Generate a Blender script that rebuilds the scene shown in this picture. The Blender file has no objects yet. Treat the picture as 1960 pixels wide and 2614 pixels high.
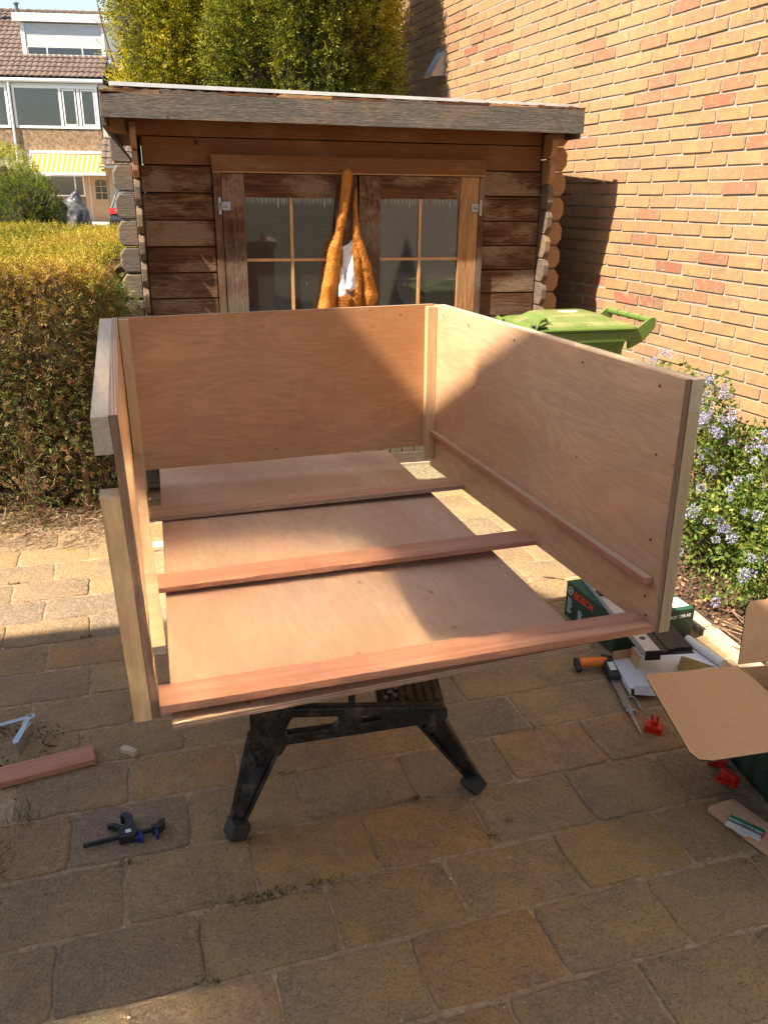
import bpy, bmesh, math, random
import numpy as np
from mathutils import Vector, Matrix, noise as mnoise
rnd = random.Random(7)
nrs = np.random.RandomState(11)
sin, cos, tan, pi, rad = math.sin, math.cos, math.tan, math.pi, math.radians
S = bpy.context.scene
COL = S.collection

# ------------------------------------------------------------------ camera
PITCH, ROLL, CH = rad(20.5), rad(0.6), 1.56
cam_d = bpy.data.cameras.new('camera'); cam = bpy.data.objects.new('camera', cam_d); COL.objects.link(cam)
fw = Vector((0, cos(PITCH), -sin(PITCH))); rt = Vector((1, 0, 0)); up = rt.cross(fw)
r2 = rt*cos(ROLL)+up*sin(ROLL); u2 = -rt*sin(ROLL)+up*cos(ROLL)
M = Matrix((r2, u2, -fw)).transposed().to_4x4(); M.translation = Vector((0, 0, CH)); cam.matrix_world = M
cam_d.sensor_fit = 'VERTICAL'; cam_d.sensor_height = 24.0; cam_d.lens = 24.0*2150/2614
cam_d.clip_start = 0.02; cam_d.clip_end = 2000
S.camera = cam
# ------------------------------------------------------------------ world, sun, exposure
SUN_AZ, SUN_EL = rad(-121), rad(51)
W = bpy.data.worlds.new('World'); S.world = W; W.use_nodes = True
nt = W.node_tree; nt.nodes.clear()
sk = nt.nodes.new('ShaderNodeTexSky'); sk.sky_type = 'NISHITA'; sk.sun_disc = False
sk.sun_elevation = SUN_EL; sk.sun_rotation = SUN_AZ % (2*pi); sk.air_density = 1.0; sk.dust_density = 1.0; sk.ozone_density = 1.0
bg = nt.nodes.new('ShaderNodeBackground'); bg.inputs[1].default_value = 0.10
wo = nt.nodes.new('ShaderNodeOutputWorld'); wm = nt.nodes.new('ShaderNodeMix'); wm.data_type = 'RGBA'; wm.blend_type = 'MULTIPLY'; wm.inputs[0].default_value = 1; wm.inputs[7].default_value = (1.0, .92, .81, 1); nt.links.new(sk.outputs[0], wm.inputs[6]); nt.links.new(wm.outputs[2], bg.inputs[0]); nt.links.new(bg.outputs[0], wo.inputs[0])
sd = bpy.data.lights.new('sun', 'SUN'); sd.energy = 5.0; sd.angle = rad(0.55); sd.color = (1.0, 0.875, 0.70)
sun = bpy.data.objects.new('sun', sd); COL.objects.link(sun)
sdir = Vector((sin(SUN_AZ)*cos(SUN_EL), cos(SUN_AZ)*cos(SUN_EL), sin(SUN_EL)))
sun.rotation_euler = sdir.to_track_quat('Z', 'Y').to_euler(); sun.location = (-6, -4, 12)
S.view_settings.view_transform = 'Standard'; S.view_settings.look = 'None'
S.view_settings.exposure = 1.65; S.view_settings.gamma = 1.0; S.view_settings.use_curve_mapping = False
S.render.engine = 'CYCLES'
S.cycles.caustics_reflective = True; S.cycles.blur_glossy = 0.0; S.cycles.sample_clamp_indirect = 0
S.cycles.max_bounces = 8; S.cycles.diffuse_bounces = 5; S.cycles.transparent_max_bounces = 12

# ------------------------------------------------------------------ node material helpers
class NT:
    def __init__(s, name):
        s.m = bpy.data.materials.new(name); s.m.use_nodes = True; s.t = s.m.node_tree; s.t.nodes.clear()
        s.out = s.n('ShaderNodeOutputMaterial')
    def n(s, typ, **kw):
        x = s.t.nodes.new(typ)
        for k, v in kw.items(): setattr(x, k, v)
        return x
    def l(s, a, b): s.t.links.new(a, b)
    def setv(s, inp, v):
        if hasattr(v, 'links'): s.l(v, inp)
        else:
            if isinstance(v, tuple) and len(v) == 3 and inp.type == 'RGBA': v = (*v, 1)
            inp.default_value = v
    def math(s, op, a, b=0.5, c=None, clamp=False):
        x = s.n('ShaderNodeMath', operation=op, use_clamp=clamp); s.setv(x.inputs[0], a); s.setv(x.inputs[1], b)
        if c is not None: s.setv(x.inputs[2], c)
        return x.outputs[0]
    def mix(s, f, a, b, blend='MIX'):
        x = s.n('ShaderNodeMix', data_type='RGBA', blend_type=blend); s.setv(x.inputs[0], f); s.setv(x.inputs[6], a); s.setv(x.inputs[7], b)
        return x.outputs[2]
    def ramp(s, f, stops, interp='LINEAR'):
        x = s.n('ShaderNodeValToRGB'); x.color_ramp.interpolation = interp; e = x.color_ramp.elements
        while len(e) < len(stops): e.new(0.5)
        for i, (p, c) in enumerate(stops):
            e[i].position = p; e[i].color = (*c, 1) if isinstance(c, tuple) else (c, c, c, 1)
        s.setv(x.inputs[0], f); return x.outputs[0]
    def coord(s, scale=(1, 1, 1), world=False, randoff=True, rot=(0, 0, 0)):
        if world: src = s.n('ShaderNodeNewGeometry').outputs['Position']
        else: src = s.n('ShaderNodeTexCoord').outputs['Object']
        if randoff and not world:
            oi = s.n('ShaderNodeObjectInfo'); r = s.math('MULTIPLY', oi.outputs['Random'], 37.0)
            c = s.n('ShaderNodeCombineXYZ'); s.l(r, c.inputs[0]); s.l(r, c.inputs[1]); s.l(r, c.inputs[2])
            a = s.n('ShaderNodeVectorMath', operation='ADD'); s.l(src, a.inputs[0]); s.l(c.outputs[0], a.inputs[1]); src = a.outputs[0]
        mp = s.n('ShaderNodeMapping'); mp.inputs['Scale'].default_value = scale; mp.inputs['Rotation'].default_value = rot
        s.l(src, mp.inputs[0]); return mp.outputs[0]
    def noise(s, vec, scale, detail=4, rough=0.55, dist=0.0):
        x = s.n('ShaderNodeTexNoise'); s.l(vec, x.inputs['Vector']); x.inputs['Scale'].default_value = scale
        x.inputs['Detail'].default_value = detail; x.inputs['Roughness'].default_value = rough; x.inputs['Distortion'].default_value = dist
        return x.outputs['Fac']
    def vor(s, vec, scale, feature='F1', out='Distance'):
        x = s.n('ShaderNodeTexVoronoi', feature=feature); s.l(vec, x.inputs['Vector']); x.inputs['Scale'].default_value = scale
        return x.outputs[out]
    def bump(s, h, strength=0.3, dist=0.01, normal=None):
        x = s.n('ShaderNodeBump'); x.inputs['Strength'].default_value = strength; x.inputs['Distance'].default_value = dist
        s.l(h, x.inputs['Height'])
        if normal is not None: s.l(normal, x.inputs['Normal'])
        return x.outputs[0]
    def bsdf(s, col, rough=0.6, metal=0.0, normal=None, spec=0.4, coat=0.0):
        p = s.n('ShaderNodeBsdfPrincipled'); s.setv(p.inputs['Base Color'], col); s.setv(p.inputs['Roughness'], rough)
        s.setv(p.inputs['Metallic'], metal); s.setv(p.inputs['Specular IOR Level'], spec); s.setv(p.inputs['Coat Weight'], coat)
        if normal is not None: s.l(normal, p.inputs['Normal'])
        return p.outputs[0]
    def end(s, sh): s.l(sh, s.out.inputs[0]); return s.m

def wood(name, a, b, c, grain=(1, 14, 14), scale=3.0, rough=0.6, bump=0.15, knots=None, figure=1.0, fine=60):
    t = NT(name); v = t.coord(grain)
    n1 = t.noise(v, scale, 5, 0.6, 1.2*figure); n2 = t.noise(t.coord((grain[0]*0.6, grain[1], grain[2])), fine, 3, 0.6)
    col = t.ramp(n1, [(0.3, a), (0.5, b), (0.68, c)])
    col = t.mix(t.ramp(n2, [(0.35, 0.0), (0.62, 0.28)]), col, tuple(x*0.72 for x in a))
    if knots:
        d = t.vor(t.coord((1, 1, 1)), knots); k = t.ramp(d, [(0.05, 1.0), (0.09, 0.0)])
        col = t.mix(k, col, tuple(x*0.35 for x in a))
    nb = t.bump(t.math('ADD', n1, t.math('MULTIPLY', n2, 0.6)), bump, 0.004)
    return t.end(t.bsdf(col, rough, normal=nb))

def plain(name, col, rough=0.5, metal=0.0, var=0.15, nscale=20, bump=0.05, coat=0.0, spec=0.4, world=False):
    t = NT(name); v = t.coord((1, 1, 1), world=world); n = t.noise(v, nscale, 5, 0.6)
    c = t.mix(t.ramp(n, [(0.35, 0.0), (0.7, 1.0)]), tuple(x*(1-var) for x in col), tuple(min(1, x*(1+var)) for x in col))
    return t.end(t.bsdf(c, rough, metal, t.bump(n, bump, 0.002), spec, coat))

def leafmat(name, transl=0.35, rough=0.55, spec=0.35):
    t = NT(name); at = t.n('ShaderNodeAttribute', attribute_name='tint')
    p = t.bsdf(at.outputs['Color'], rough, spec=spec)
    tr = t.n('ShaderNodeBsdfTranslucent'); t.l(t.mix(0.5, at.outputs['Color'], (1.0, 0.95, 0.3), 'MULTIPLY'), tr.inputs[0])
    mx = t.n('ShaderNodeMixShader'); mx.inputs[0].default_value = transl; t.l(p, mx.inputs[1]); t.l(tr.outputs[0], mx.inputs[2])
    return t.end(mx.outputs[0])

# ------------------------------------------------------------------ mesh helpers
class MB:
    def __init__(s): s.v = []; s.f = []; s.mi = []
    def add(s, vs, fs, mi=0):
        o = len(s.v); s.v += [tuple(p) for p in vs]; s.f += [tuple(i+o for i in f) for f in fs]; s.mi += [mi]*len(fs); return s
    def box(s, x0, x1, y0, y1, z0, z1, mi=0, M=None):
        vs = [Vector((x, y, z)) for z in (z0, z1) for y in (y0, y1) for x in (x0, x1)]
        if M is not None: vs = [M @ p for p in vs]
        return s.add(vs, [(0, 2, 3, 1), (4, 5, 7, 6), (0, 1, 5, 4), (2, 6, 7, 3), (0, 4, 6, 2), (1, 3, 7, 5)], mi)
    def hexa(s, p, mi=0, mis=None):      # bottom four then top four, both in the same turn
        fs = [(3, 2, 1, 0), (4, 5, 6, 7), (0, 1, 5, 4), (1, 2, 6, 5), (2, 3, 7, 6), (3, 0, 4, 7)]
        s.add(p, fs, mi)
        if mis: s.mi[-6:] = mis
        return s
    def prism(s, outline, h0, h1, M=None, inset=0.0, mi=0, both=False):   # outline in xy, extruded in z; top ring drawn in by inset
        n = len(outline); cx = sum(p[0] for p in outline)/n; cy = sum(p[1] for p in outline)/n
        def ins(p, k):
            dx, dy = p[0]-cx, p[1]-cy; L = math.hypot(dx, dy) or 1
            return (p[0]-dx/L*k, p[1]-dy/L*k)
        rings = []
        if inset and both: rings.append([(*ins(p, inset), h0) for p in outline])
        rings.append([(*p, h0+(inset if (inset and both) else 0)) for p in outline])
        if inset: rings.append([(*p, h1-inset*(1 if h1 > h0 else -1)) for p in outline]); rings.append([(*ins(p, inset), h1) for p in outline])
        else: rings.append([(*p, h1) for p in outline])
        vs = [Vector(q) for r in rings for q in r]
        if M is not None: vs = [M @ q for q in vs]
        fs = [tuple(range(n-1, -1, -1)), tuple(range((len(rings)-1)*n, len(rings)*n))]
        for k in range(len(rings)-1):
            for i in range(n):
                j = (i+1) % n; fs.append((k*n+i, k*n+j, (k+1)*n+j, (k+1)*n+i))
        return s.add(vs, fs, mi)
    def tube(s, pts, r, seg=8, cap=True, mi=0, closed=False):
        pts = [Vector(p) for p in pts]; n = len(pts); rs = r if isinstance(r, (list, tuple)) else [r]*n
        vs = []; prev = None
        for i, p in enumerate(pts):
            a = pts[max(i-1, 0)]; b = pts[min(i+1, n-1)]
            if closed: a = pts[(i-1) % n]; b = pts[(i+1) % n]
            d = (b-a).normalized()
            if prev is None:
                x = d.orthogonal().normalized()
            else: x = (prev-d*prev.dot(d)).normalized()
            prev = x; y = d.cross(x)
            for k in range(seg):
                t = 2*pi*k/seg; vs.append(p+(x*cos(t)+y*sin(t))*rs[i])
        fs = []
        for i in range(n if closed else n-1):
            for k in range(seg):
                k2 = (k+1) % seg; i2 = (i+1) % n; fs.append((i*seg+k, i*seg+k2, i2*seg+k2, i2*seg+k))
        if cap and not closed: fs += [tuple(range(seg-1, -1, -1)), tuple(range((n-1)*seg, n*seg))]
        return s.add(vs, fs, mi)
    def build(s, name, mat, parent=None, smooth=False, loc=None, rot=None, bevel=0.0):
        me = bpy.data.meshes.new(name); me.from_pydata(s.v, [], s.f)
        mats = mat if isinstance(mat, (list, tuple)) else [mat]
        for m in mats: me.materials.append(m)
        if len(mats) > 1: me.polygons.foreach_set('material_index', s.mi)
        if bevel:
            bm = bmesh.new(); bm.from_mesh(me); bmesh.ops.recalc_face_normals(bm, faces=bm.faces)
            bmesh.ops.bevel(bm, geom=bm.edges[:], offset=bevel, segments=2, affect='EDGES', profile=0.6, clamp_overlap=True); bm.to_mesh(me); bm.free()
        else:
            bm = bmesh.new(); bm.from_mesh(me); bmesh.ops.recalc_face_normals(bm, faces=bm.faces); bm.to_mesh(me); bm.free()
        if smooth: me.polygons.foreach_set('use_smooth', [True]*len(me.polygons))
        me.update(); o = bpy.data.objects.new(name, me); COL.objects.link(o)
        if parent is not None: o.parent = parent
        if loc is not None: o.location = loc
        if rot is not None: o.rotation_euler = rot
        return o
def place(name, me, parent=None, loc=(0, 0, 0), rot=(0, 0, 0), scale=(1, 1, 1)):
    o = bpy.data.objects.new(name, me); COL.objects.link(o); o.parent = parent; o.location = loc; o.rotation_euler = rot; o.scale = scale; return o
def tag(o, label, cat, group=None, kind=None):
    o['label'] = label; o['category'] = cat
    if group: o['group'] = group
    if kind: o['kind'] = kind
    return o
def thing(name, label, cat, loc=(0, 0, 0), rz=0, group=None):
    o = bpy.data.objects.new(name, None); o.empty_display_size = 0.1; COL.objects.link(o); o.location = loc; o.rotation_euler = (0, 0, rz)
    return tag(o, label, cat, group)
def nmesh(name, V, F, mat, parent=None, tint=None, smooth=False, kind=None):   # numpy quads/tris, equal size faces
    me = bpy.data.meshes.new(name); nf, k = F.shape
    me.vertices.add(len(V)); me.vertices.foreach_set('co', V.astype(np.float32).ravel())
    me.loops.add(nf*k); me.loops.foreach_set('vertex_index', F.astype(np.int32).ravel())
    me.polygons.add(nf); me.polygons.foreach_set('loop_start', np.arange(0, nf*k, k, dtype=np.int32))
    try: me.polygons.foreach_set('loop_total', np.full(nf, k, dtype=np.int32))
    except Exception: pass
    me.polygons.foreach_set('use_smooth', [bool(smooth)]*nf)
    me.update(calc_edges=True)
    if tint is not None:
        a = me.attributes.new('tint', 'FLOAT_COLOR', 'FACE'); c = np.ones((nf, 4), np.float32); c[:, :3] = tint; a.data.foreach_set('color', c.ravel())
    me.materials.append(mat); o = bpy.data.objects.new(name, me); COL.objects.link(o); o.parent = parent
    if kind: o['kind'] = kind
    return o
def unit(a): return a/np.maximum(np.linalg.norm(a, axis=-1, keepdims=True), 1e-9)
def leafset(P, D, L, Wd, tint, seg_needles=1, spread=0.5, curl=0.2):
    """P base points, D growth directions; every sprig gets seg_needles blades set along its stem. Returns V,F,tint arrays."""
    n = len(P); D = unit(D); R = unit(np.cross(D, nrs.normal(size=(n, 3)))); U = np.cross(R, D)
    Vs = []; Ts = []
    for k in range(seg_needles):
        if seg_needles == 1: base = P; d = D; Lk = L
        else:
            t = (k//2)/max(1, (seg_needles-1)//2); side = 1 if k % 2 else -1
            base = P+D*(L*1.6*t)[:, None]; d = unit(D*(0.75)+R*side*spread+U*nrs.normal(0, .2, (n, 1)))
            Lk = L*(1.0-0.35*t)
            if k == seg_needles-1: d = D
        w = unit(np.cross(d, U+nrs.normal(0, .3, (n, 3))))
        Lk = Lk[:, None]; Wk = Wd[:, None]
        a = base; b = base+d*Lk*.5+w*Wk; c = base+d*Lk-U*Lk*curl; e = base+d*Lk*.5-w*Wk
        Vs.append(np.stack([a, b, c, e], 1)); Ts.append(tint*(1+nrs.normal(0, .12, (n, 1))))
    V = np.concatenate(Vs).reshape(-1, 3); F = np.arange(len(V)).reshape(-1, 4); T = np.clip(np.concatenate(Ts), 0.002, 1)
    return V, F, T
def fbm(P, f, seed=0):
    out = np.zeros(len(P)); r = np.random.RandomState(seed)
    for o in range(3):
        for k in range(4):
            d = r.normal(size=3); d /= np.linalg.norm(d); ph = r.rand()*6.28
            out += np.sin(P@d*f*(2**o)*(0.8+0.4*r.rand())+ph)/(2**o)/4
    return out
def pal(cols, t):
    cols = np.array(cols); t = np.clip(t, 0, 0.9999)*(len(cols)-1); i = t.astype(int); f = (t-i)[:, None]
    return cols[i]*(1-f)+cols[i+1]*f

# ------------------------------------------------------------------ materials
M_ply = None
def ply_material(name, a, b, c, rot=0.0, sc=1.0):
    t = NT(name); v = t.coord((1.0, 1.0, 5.5), rot=(0, rot, 0)); v2 = t.coord((4, 4, 90), rot=(0, rot, 0))
    n1 = t.noise(v, 1.7*sc, 4, 0.62, 2.2); n0 = t.noise(t.coord((1, 1, 2.2)), 1.1, 2, 0.5, 0.5)
    w = t.math('FRACT', t.math('MULTIPLY', n1, 6.0)); w = t.math('ABSOLUTE', t.math('SUBTRACT', w, 0.5))
    n2 = t.noise(v2, 5.0, 3, 0.6)
    col = t.ramp(n0, [(0.3, a), (0.5, b), (0.72, c)])
    col = t.mix(t.math('MULTIPLY', t.ramp(w, [(0.0, 0.0), (0.5, 1.0)]), 0.36), col, tuple(x*0.66 for x in a))
    col = t.mix(t.ramp(n2, [(0.40, 0.0), (0.7, 0.22)]), col, tuple(x*0.55 for x in a))
    d = t.vor(t.coord((1, 1, 2.0)), 5.5); col = t.mix(t.ramp(d, [(0.018, 0.85), (0.04, 0.0)]), col, tuple(x*0.25 for x in a))
    sm = t.noise(t.coord((1, 1, 1)), 3.4, 3, .6); col = t.mix(t.ramp(sm, [(0.62, 0.0), (0.72, 0.16)]), col, (0.62, 0.50, 0.40))
    return t.end(t.bsdf(col, 0.52, normal=t.bump(n2, 0.08, 0.002), spec=0.35))
# plywood grain runs along x of its object; the sheet face lies in xz (or xy for the sheet on the bench)
m_ply = ply_material('plywood_face', (0.42, 0.195, 0.083), (0.50, 0.255, 0.118), (0.56, 0.315, 0.16))
m_ply2 = ply_material('plywood_face_side', (0.47, 0.27, 0.148), (0.55, 0.345, 0.20), (0.61, 0.41, 0.255), sc=1.2)
def ply_flat():
    t = NT('plywood_sheet_face'); v = t.coord((5.5, 1.0, 1.0)); n1 = t.noise(v, 1.6, 4, .6, 2.0); n0 = t.noise(t.coord((2, 1, 1)), 1.3, 2, .5, .6)
    n2 = t.noise(t.coord((90, 4, 4)), 5, 3, .6)
    col = t.ramp(n0, [(.3, (0.44, .255, .15)), (.5, (.51, .325, .20)), (.7, (.56, .39, .265))])
    w = t.math('ABSOLUTE', t.math('SUBTRACT', t.math('FRACT', t.math('MULTIPLY', n1, 6)), .5))
    col = t.mix(t.math('MULTIPLY', w, .42), col, (0.30, .17, .10)); col = t.mix(t.ramp(n2, [(.4, 0.), (.7, .25)]), col, (.25, .15, .10))
    d = t.vor(t.coord((2, 1, 1)), 4.5); col = t.mix(t.ramp(d, [(.02, .8), (.06, 0.)]), col, (.22, .10, .05))
    return t.end(t.bsdf(col, .5, normal=t.bump(n2, .08, .002)))
m_plyflat = ply_flat()
def ply_edge(ax=1):
    t = NT('plywood_edge'); tc = t.n('ShaderNodeTexCoord').outputs['Object']; sx = t.n('ShaderNodeSeparateXYZ'); t.l(tc, sx.inputs[0])
    s = t.math('ABSOLUTE', t.math('SUBTRACT', t.math('FRACT', t.math('MULTIPLY', t.math('ADD', sx.outputs[ax], .0003), 1/.0052)), .5))
    n = t.noise(t.coord((3, 60, 3)), 12, 3)
    col = t.ramp(s, [(.12, (.24, .13, .085)), (.30, (.47, .33, .225))]); col = t.mix(t.ramp(n, [(.4, 0.), (.75, .5)]), col, (.2, .12, .08))
    return t.end(t.bsdf(col, .7))
m_plyedge = ply_edge(); m_plyedgez = ply_edge(2)
m_railtan = wood('tan_ply_strip', (0.38, 0.19, 0.115), (0.46, 0.26, 0.16), (0.53, 0.33, 0.21), grain=(0.8, 16, 16), scale=2.6, rough=.55, bump=.08, fine=40)
m_rail = wood('reddish_hardwood', (0.36, 0.145, 0.085), (0.44, 0.20, 0.118), (0.51, 0.265, 0.165), grain=(0.8, 16, 16), scale=2.8, rough=.55, bump=.10, fine=38)
m_edgebrown = wood('brown_end_veneer', (0.15, 0.085, 0.052), (0.24, 0.145, 0.092), (0.34, 0.22, 0.14), grain=(16, 16, .8), scale=3.0, rough=.7, bump=.1, fine=40)
m_pine = wood('pale_pine', (0.50, 0.32, 0.155), (0.60, 0.40, 0.21), (0.66, 0.47, 0.27), grain=(9, 9, .55), scale=4.5, rough=.55, bump=.05, fine=40)
m_pineh = wood('pale_pine_long', (0.42, 0.33, 0.225), (0.49, 0.40, 0.29), (0.55, 0.46, 0.35), grain=(9, .55, 9), scale=4.5, rough=.55, bump=.05, fine=40)
def shedwood(name, grain, lowgrey=True, base=None, grey=None, zr=(0.95, 1.45), amount=1.0):
    t = NT(name); v = t.coord(grain); n1 = t.noise(v, 2.6, 6, .65, 1.6); n2 = t.noise(v, 26, 4, .7); n3 = t.noise(t.coord((1.4, 1.4, 3)), 1.6, 4, .65)
    b = base or [(.28, (.026, .010, .0045)), (.45, (.080, .030, .011)), (.62, (.155, .064, .024)), (.8, (.27, .135, .062))]
    col = t.ramp(n1, b)
    # worn bare streaks
    col = t.mix(t.ramp(t.math('MULTIPLY', n3, t.math('ADD', n2, .45)), [(.47, 0.), (.58, .8)]), col, (.33, .20, .11))
    gr = t.ramp(n2, [(.25, (.05, .040, .032)), (.55, (.14, .115, .09)), (.8, (.26, .22, .18))]) if not grey else t.ramp(n2, grey)
    if lowgrey:
        z = t.n('ShaderNodeSeparateXYZ'); t.l(t.n('ShaderNodeNewGeometry').outputs['Position'], z.inputs[0])
        h = t.n('ShaderNodeMapRange'); t.l(z.outputs[2], h.inputs[0]); h.inputs[1].default_value = zr[1]; h.inputs[2].default_value = zr[0]
        k = t.math('MULTIPLY', t.math('ADD', h.outputs[0], t.math('MULTIPLY', t.math('SUBTRACT', n3, .5), 2.4)), amount, clamp=True)
        col = t.mix(k, col, gr)
    else: col = t.mix(t.ramp(n3, [(.30, 1.), (.72, .55)]), col, gr)
    kn = t.vor(t.coord((1.2, 1.2, 1.2)), 3.4); col = t.mix(t.ramp(kn, [(.035, .9), (.06, 0.)]), col, (.035, .014, .007))
    nb = t.bump(t.math('ADD', n2, t.math('MULTIPLY', n1, 1.5)), .8, .006)
    return t.end(t.bsdf(col, .75, normal=nb, spec=.25))
m_log = shedwood('stained_log', (1, 9, 16), zr=(.55, 1.30))
m_logup = shedwood('stained_log_sheltered', (1, 9, 13), lowgrey=False, base=[(.28, (.10, .030, .008)), (.5, (.17, .055, .015)), (.7, (.24, .085, .026)), (.85, (.28, .12, .045))], grey=[(0., (.15, .055, .018)), (1., (.22, .09, .032))])
m_logend = shedwood('weathered_log_end', (9, 1, 16), lowgrey=False)
m_logface = shedwood('weathered_grey_log', (1, 9, 18), lowgrey=False, base=[(.3, (.13, .10, .08)), (.6, (.27, .22, .18)), (.8, (.36, .30, .26))])
m_logbrown = shedwood('brown_log_end', (1, 9, 14), lowgrey=False, base=[(.3, (.20, .08, .03)), (.6, (.36, .17, .07)), (.85, (.44, .25, .12))], grey=[(0., (.30, .15, .07)), (1., (.46, .27, .14))])
m_fascia = shedwood('grey_fascia', (1, 9, 22), lowgrey=False, base=[(.3, (.03, .025, .022)), (.5, (.12, .105, .09)), (.75, (.30, .24, .18))], grey=[(.30, (.022, .020, .019)), (.5, (.10, .092, .084)), (.72, (.27, .24, .215))])
m_door = shedwood('door_wood', (14, 9, 1), zr=(.90, 1.60), amount=1.0)
m_doorworn = shedwood('bare_door_wood', (14, 9, 1), zr=(.6, 1.0), amount=.6, base=[(.25, (.09, .035, .013)), (.40, (.30, .145, .055)), (.6, (.42, .23, .10)), (.8, (.48, .28, .14))])
m_doorh = shedwood('door_rail_wood', (1, 9, 16), zr=(.9, 1.5))
m_muntin = plain('bare_glazing_bar', (.50, .27, .13), .6)
def dustglass(drips=True):
    t = NT('dusty_shed_glass'); tr = t.n('ShaderNodeBsdfTransparent'); tr.inputs[0].default_value = (.55, .55, .55, 1)
    gl = t.n('ShaderNodeBsdfGlossy'); gl.inputs[0].default_value = (.9, .9, .9, 1); gl.inputs[1].default_value = .035
    df = t.n('ShaderNodeBsdfDiffuse')
    fr = t.n('ShaderNodeFresnel'); fr.inputs[0].default_value = 1.5
    m1 = t.n('ShaderNodeMixShader'); t.l(t.math('MULTIPLY', fr.outputs[0], 1.8, clamp=True), m1.inputs[0]); t.l(tr.outputs[0], m1.inputs[1]); t.l(gl.outputs[0], m1.inputs[2])
    tc = t.n('ShaderNodeTexCoord').outputs['Object']; sz = t.n('ShaderNodeSeparateXYZ'); t.l(tc, sz.inputs[0])
    n = t.noise(t.coord((1, 1, 1)), 4, 5, .7); dn = t.noise(t.coord((60, 60, 4.5), randoff=False), 1.6, 2, .5)
    topm = t.n('ShaderNodeMapRange'); t.l(sz.outputs[2], topm.inputs[0]); topm.inputs[1].default_value = -.13; topm.inputs[2].default_value = .0
    drip = t.ramp(t.math('MULTIPLY', dn, topm.outputs[0]), [(.46, 0.), (.5, .6 if drips else 0.)])
    sp = t.ramp(t.noise(t.coord((70, 70, 16)), 1.2, 1, .5), [(.76, 0.), (.78, .35)])
    df.inputs[0].default_value = (.42, .42, .40, 1)
    f = t.math('ADD', t.math('ADD', t.math('MULTIPLY', n, .12), drip), sp, clamp=True)
    m2 = t.n('ShaderNodeMixShader'); t.l(f, m2.inputs[0]); t.l(m1.outputs[0], m2.inputs[1]); t.l(df.outputs[0], m2.inputs[2])
    return t.end(m2.outputs[0])
m_dust = dustglass(); m_dust2 = dustglass(False)
def mglass(name, tint=(.75, .8, .8), refl=.3):
    t = NT(name); tr = t.n('ShaderNodeBsdfTransparent'); tr.inputs[0].default_value = (*tint, 1); gl = t.n('ShaderNodeBsdfGlossy'); gl.inputs[1].default_value = .02
    m1 = t.n('ShaderNodeMixShader'); m1.inputs[0].default_value = refl; t.l(tr.outputs[0], m1.inputs[1]); t.l(gl.outputs[0], m1.inputs[2]); return t.end(m1.outputs[0])
m_glass = mglass('window_glass', (.40, .44, .44), .10)
def mirrorglass():
    t = NT('sun_struck_window_glass'); gl = t.n('ShaderNodeBsdfGlossy'); gl.inputs[0].default_value = (1, .93, .84, 1); gl.inputs[1].default_value = .085
    df = t.n('ShaderNodeBsdfDiffuse'); df.inputs[0].default_value = (.03, .035, .04, 1)
    m1 = t.n('ShaderNodeMixShader'); m1.inputs[0].default_value = .50; t.l(df.outputs[0], m1.inputs[1]); t.l(gl.outputs[0], m1.inputs[2]); return t.end(m1.outputs[0])
m_mirror = mirrorglass()
m_white = plain('white_paint', (.66, .66, .65), .4, var=.04)
m_dark = plain('dark_interior', (.03, .03, .035), .8)
m_metal = plain('galvanised_steel', (.30, .31, .32), .42, .9, var=.1)
m_zinc = plain('zinc_roof_trim', (.72, .74, .76), .45, .35, var=.12, nscale=8)
m_black = plain('black_plastic', (.018, .018, .019), .45, var=.3, nscale=30)
def blackdusty():
    t = NT('dusty_black_plastic'); n = t.noise(t.coord((1, 1, 1)), 14, 6, .7); n2 = t.noise(t.coord((1, 1, 1)), 90, 3, .6)
    f = t.ramp(t.math('MULTIPLY', n, t.math('ADD', n2, .5)), [(.46, 0.), (.75, .7)])
    return t.end(t.bsdf(t.mix(f, (.010, .010, .011), (.13, .10, .075)), .42, normal=t.bump(n2, .12, .001)))
m_bench = blackdusty()
m_rubber = plain('grey_rubber_foot', (.03, .027, .027), .7, var=.2)
def brickmat(name, attr):
    t = NT(name)
    if attr:
        r = t.n('ShaderNodeAttribute', attribute_name='tint').outputs['Fac']; v = t.coord((1, 1, 1), randoff=False)
    else: r = t.n('ShaderNodeObjectInfo').outputs['Random']; v = t.coord((1, 1, 1))
    base = t.ramp(r, [(0., (.31, .185, .082)), (.25, (.35, .215, .098)), (.45, (.32, .18, .082)), (.62, (.33, .195, .095)), (.80, (.30, .150, .080)), (.95, (.29, .125, .072)), (.985, (.27, .078, .046)), (1., (.21, .13, .085))])
    n1 = t.noise(v, 14, 5, .65); n2 = t.noise(v, 120, 4, .6); n3 = t.noise(t.coord((.6, .6, 1), world=True), 1.4, 3, .5)
    c = t.mix(t.ramp(n1, [(.40, 0.), (.66, .75)]), base, (.185, .135, .09)); c = t.mix(t.ramp(t.noise(v, 33, 4, .7), [(.52, 0.), (.68, .5)]), c, (.40, .28, .16)); c = t.mix(t.ramp(n3, [(.45, 0.), (.8, .35)]), c, (.40, .27, .15))
    c = t.mix(t.ramp(t.noise(v, 40, 2, .5), [(.70, 0.), (.74, .5)]), c, (.45, .38, .30))
    return t.end(t.bsdf(c, .85, normal=t.bump(t.math('ADD', n2, t.math('MULTIPLY', n1, 2.)), .5, .003), spec=.2))
m_brick = brickmat('clay_brick', False); m_brick_a = brickmat('clay_brick_mass', True)
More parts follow.
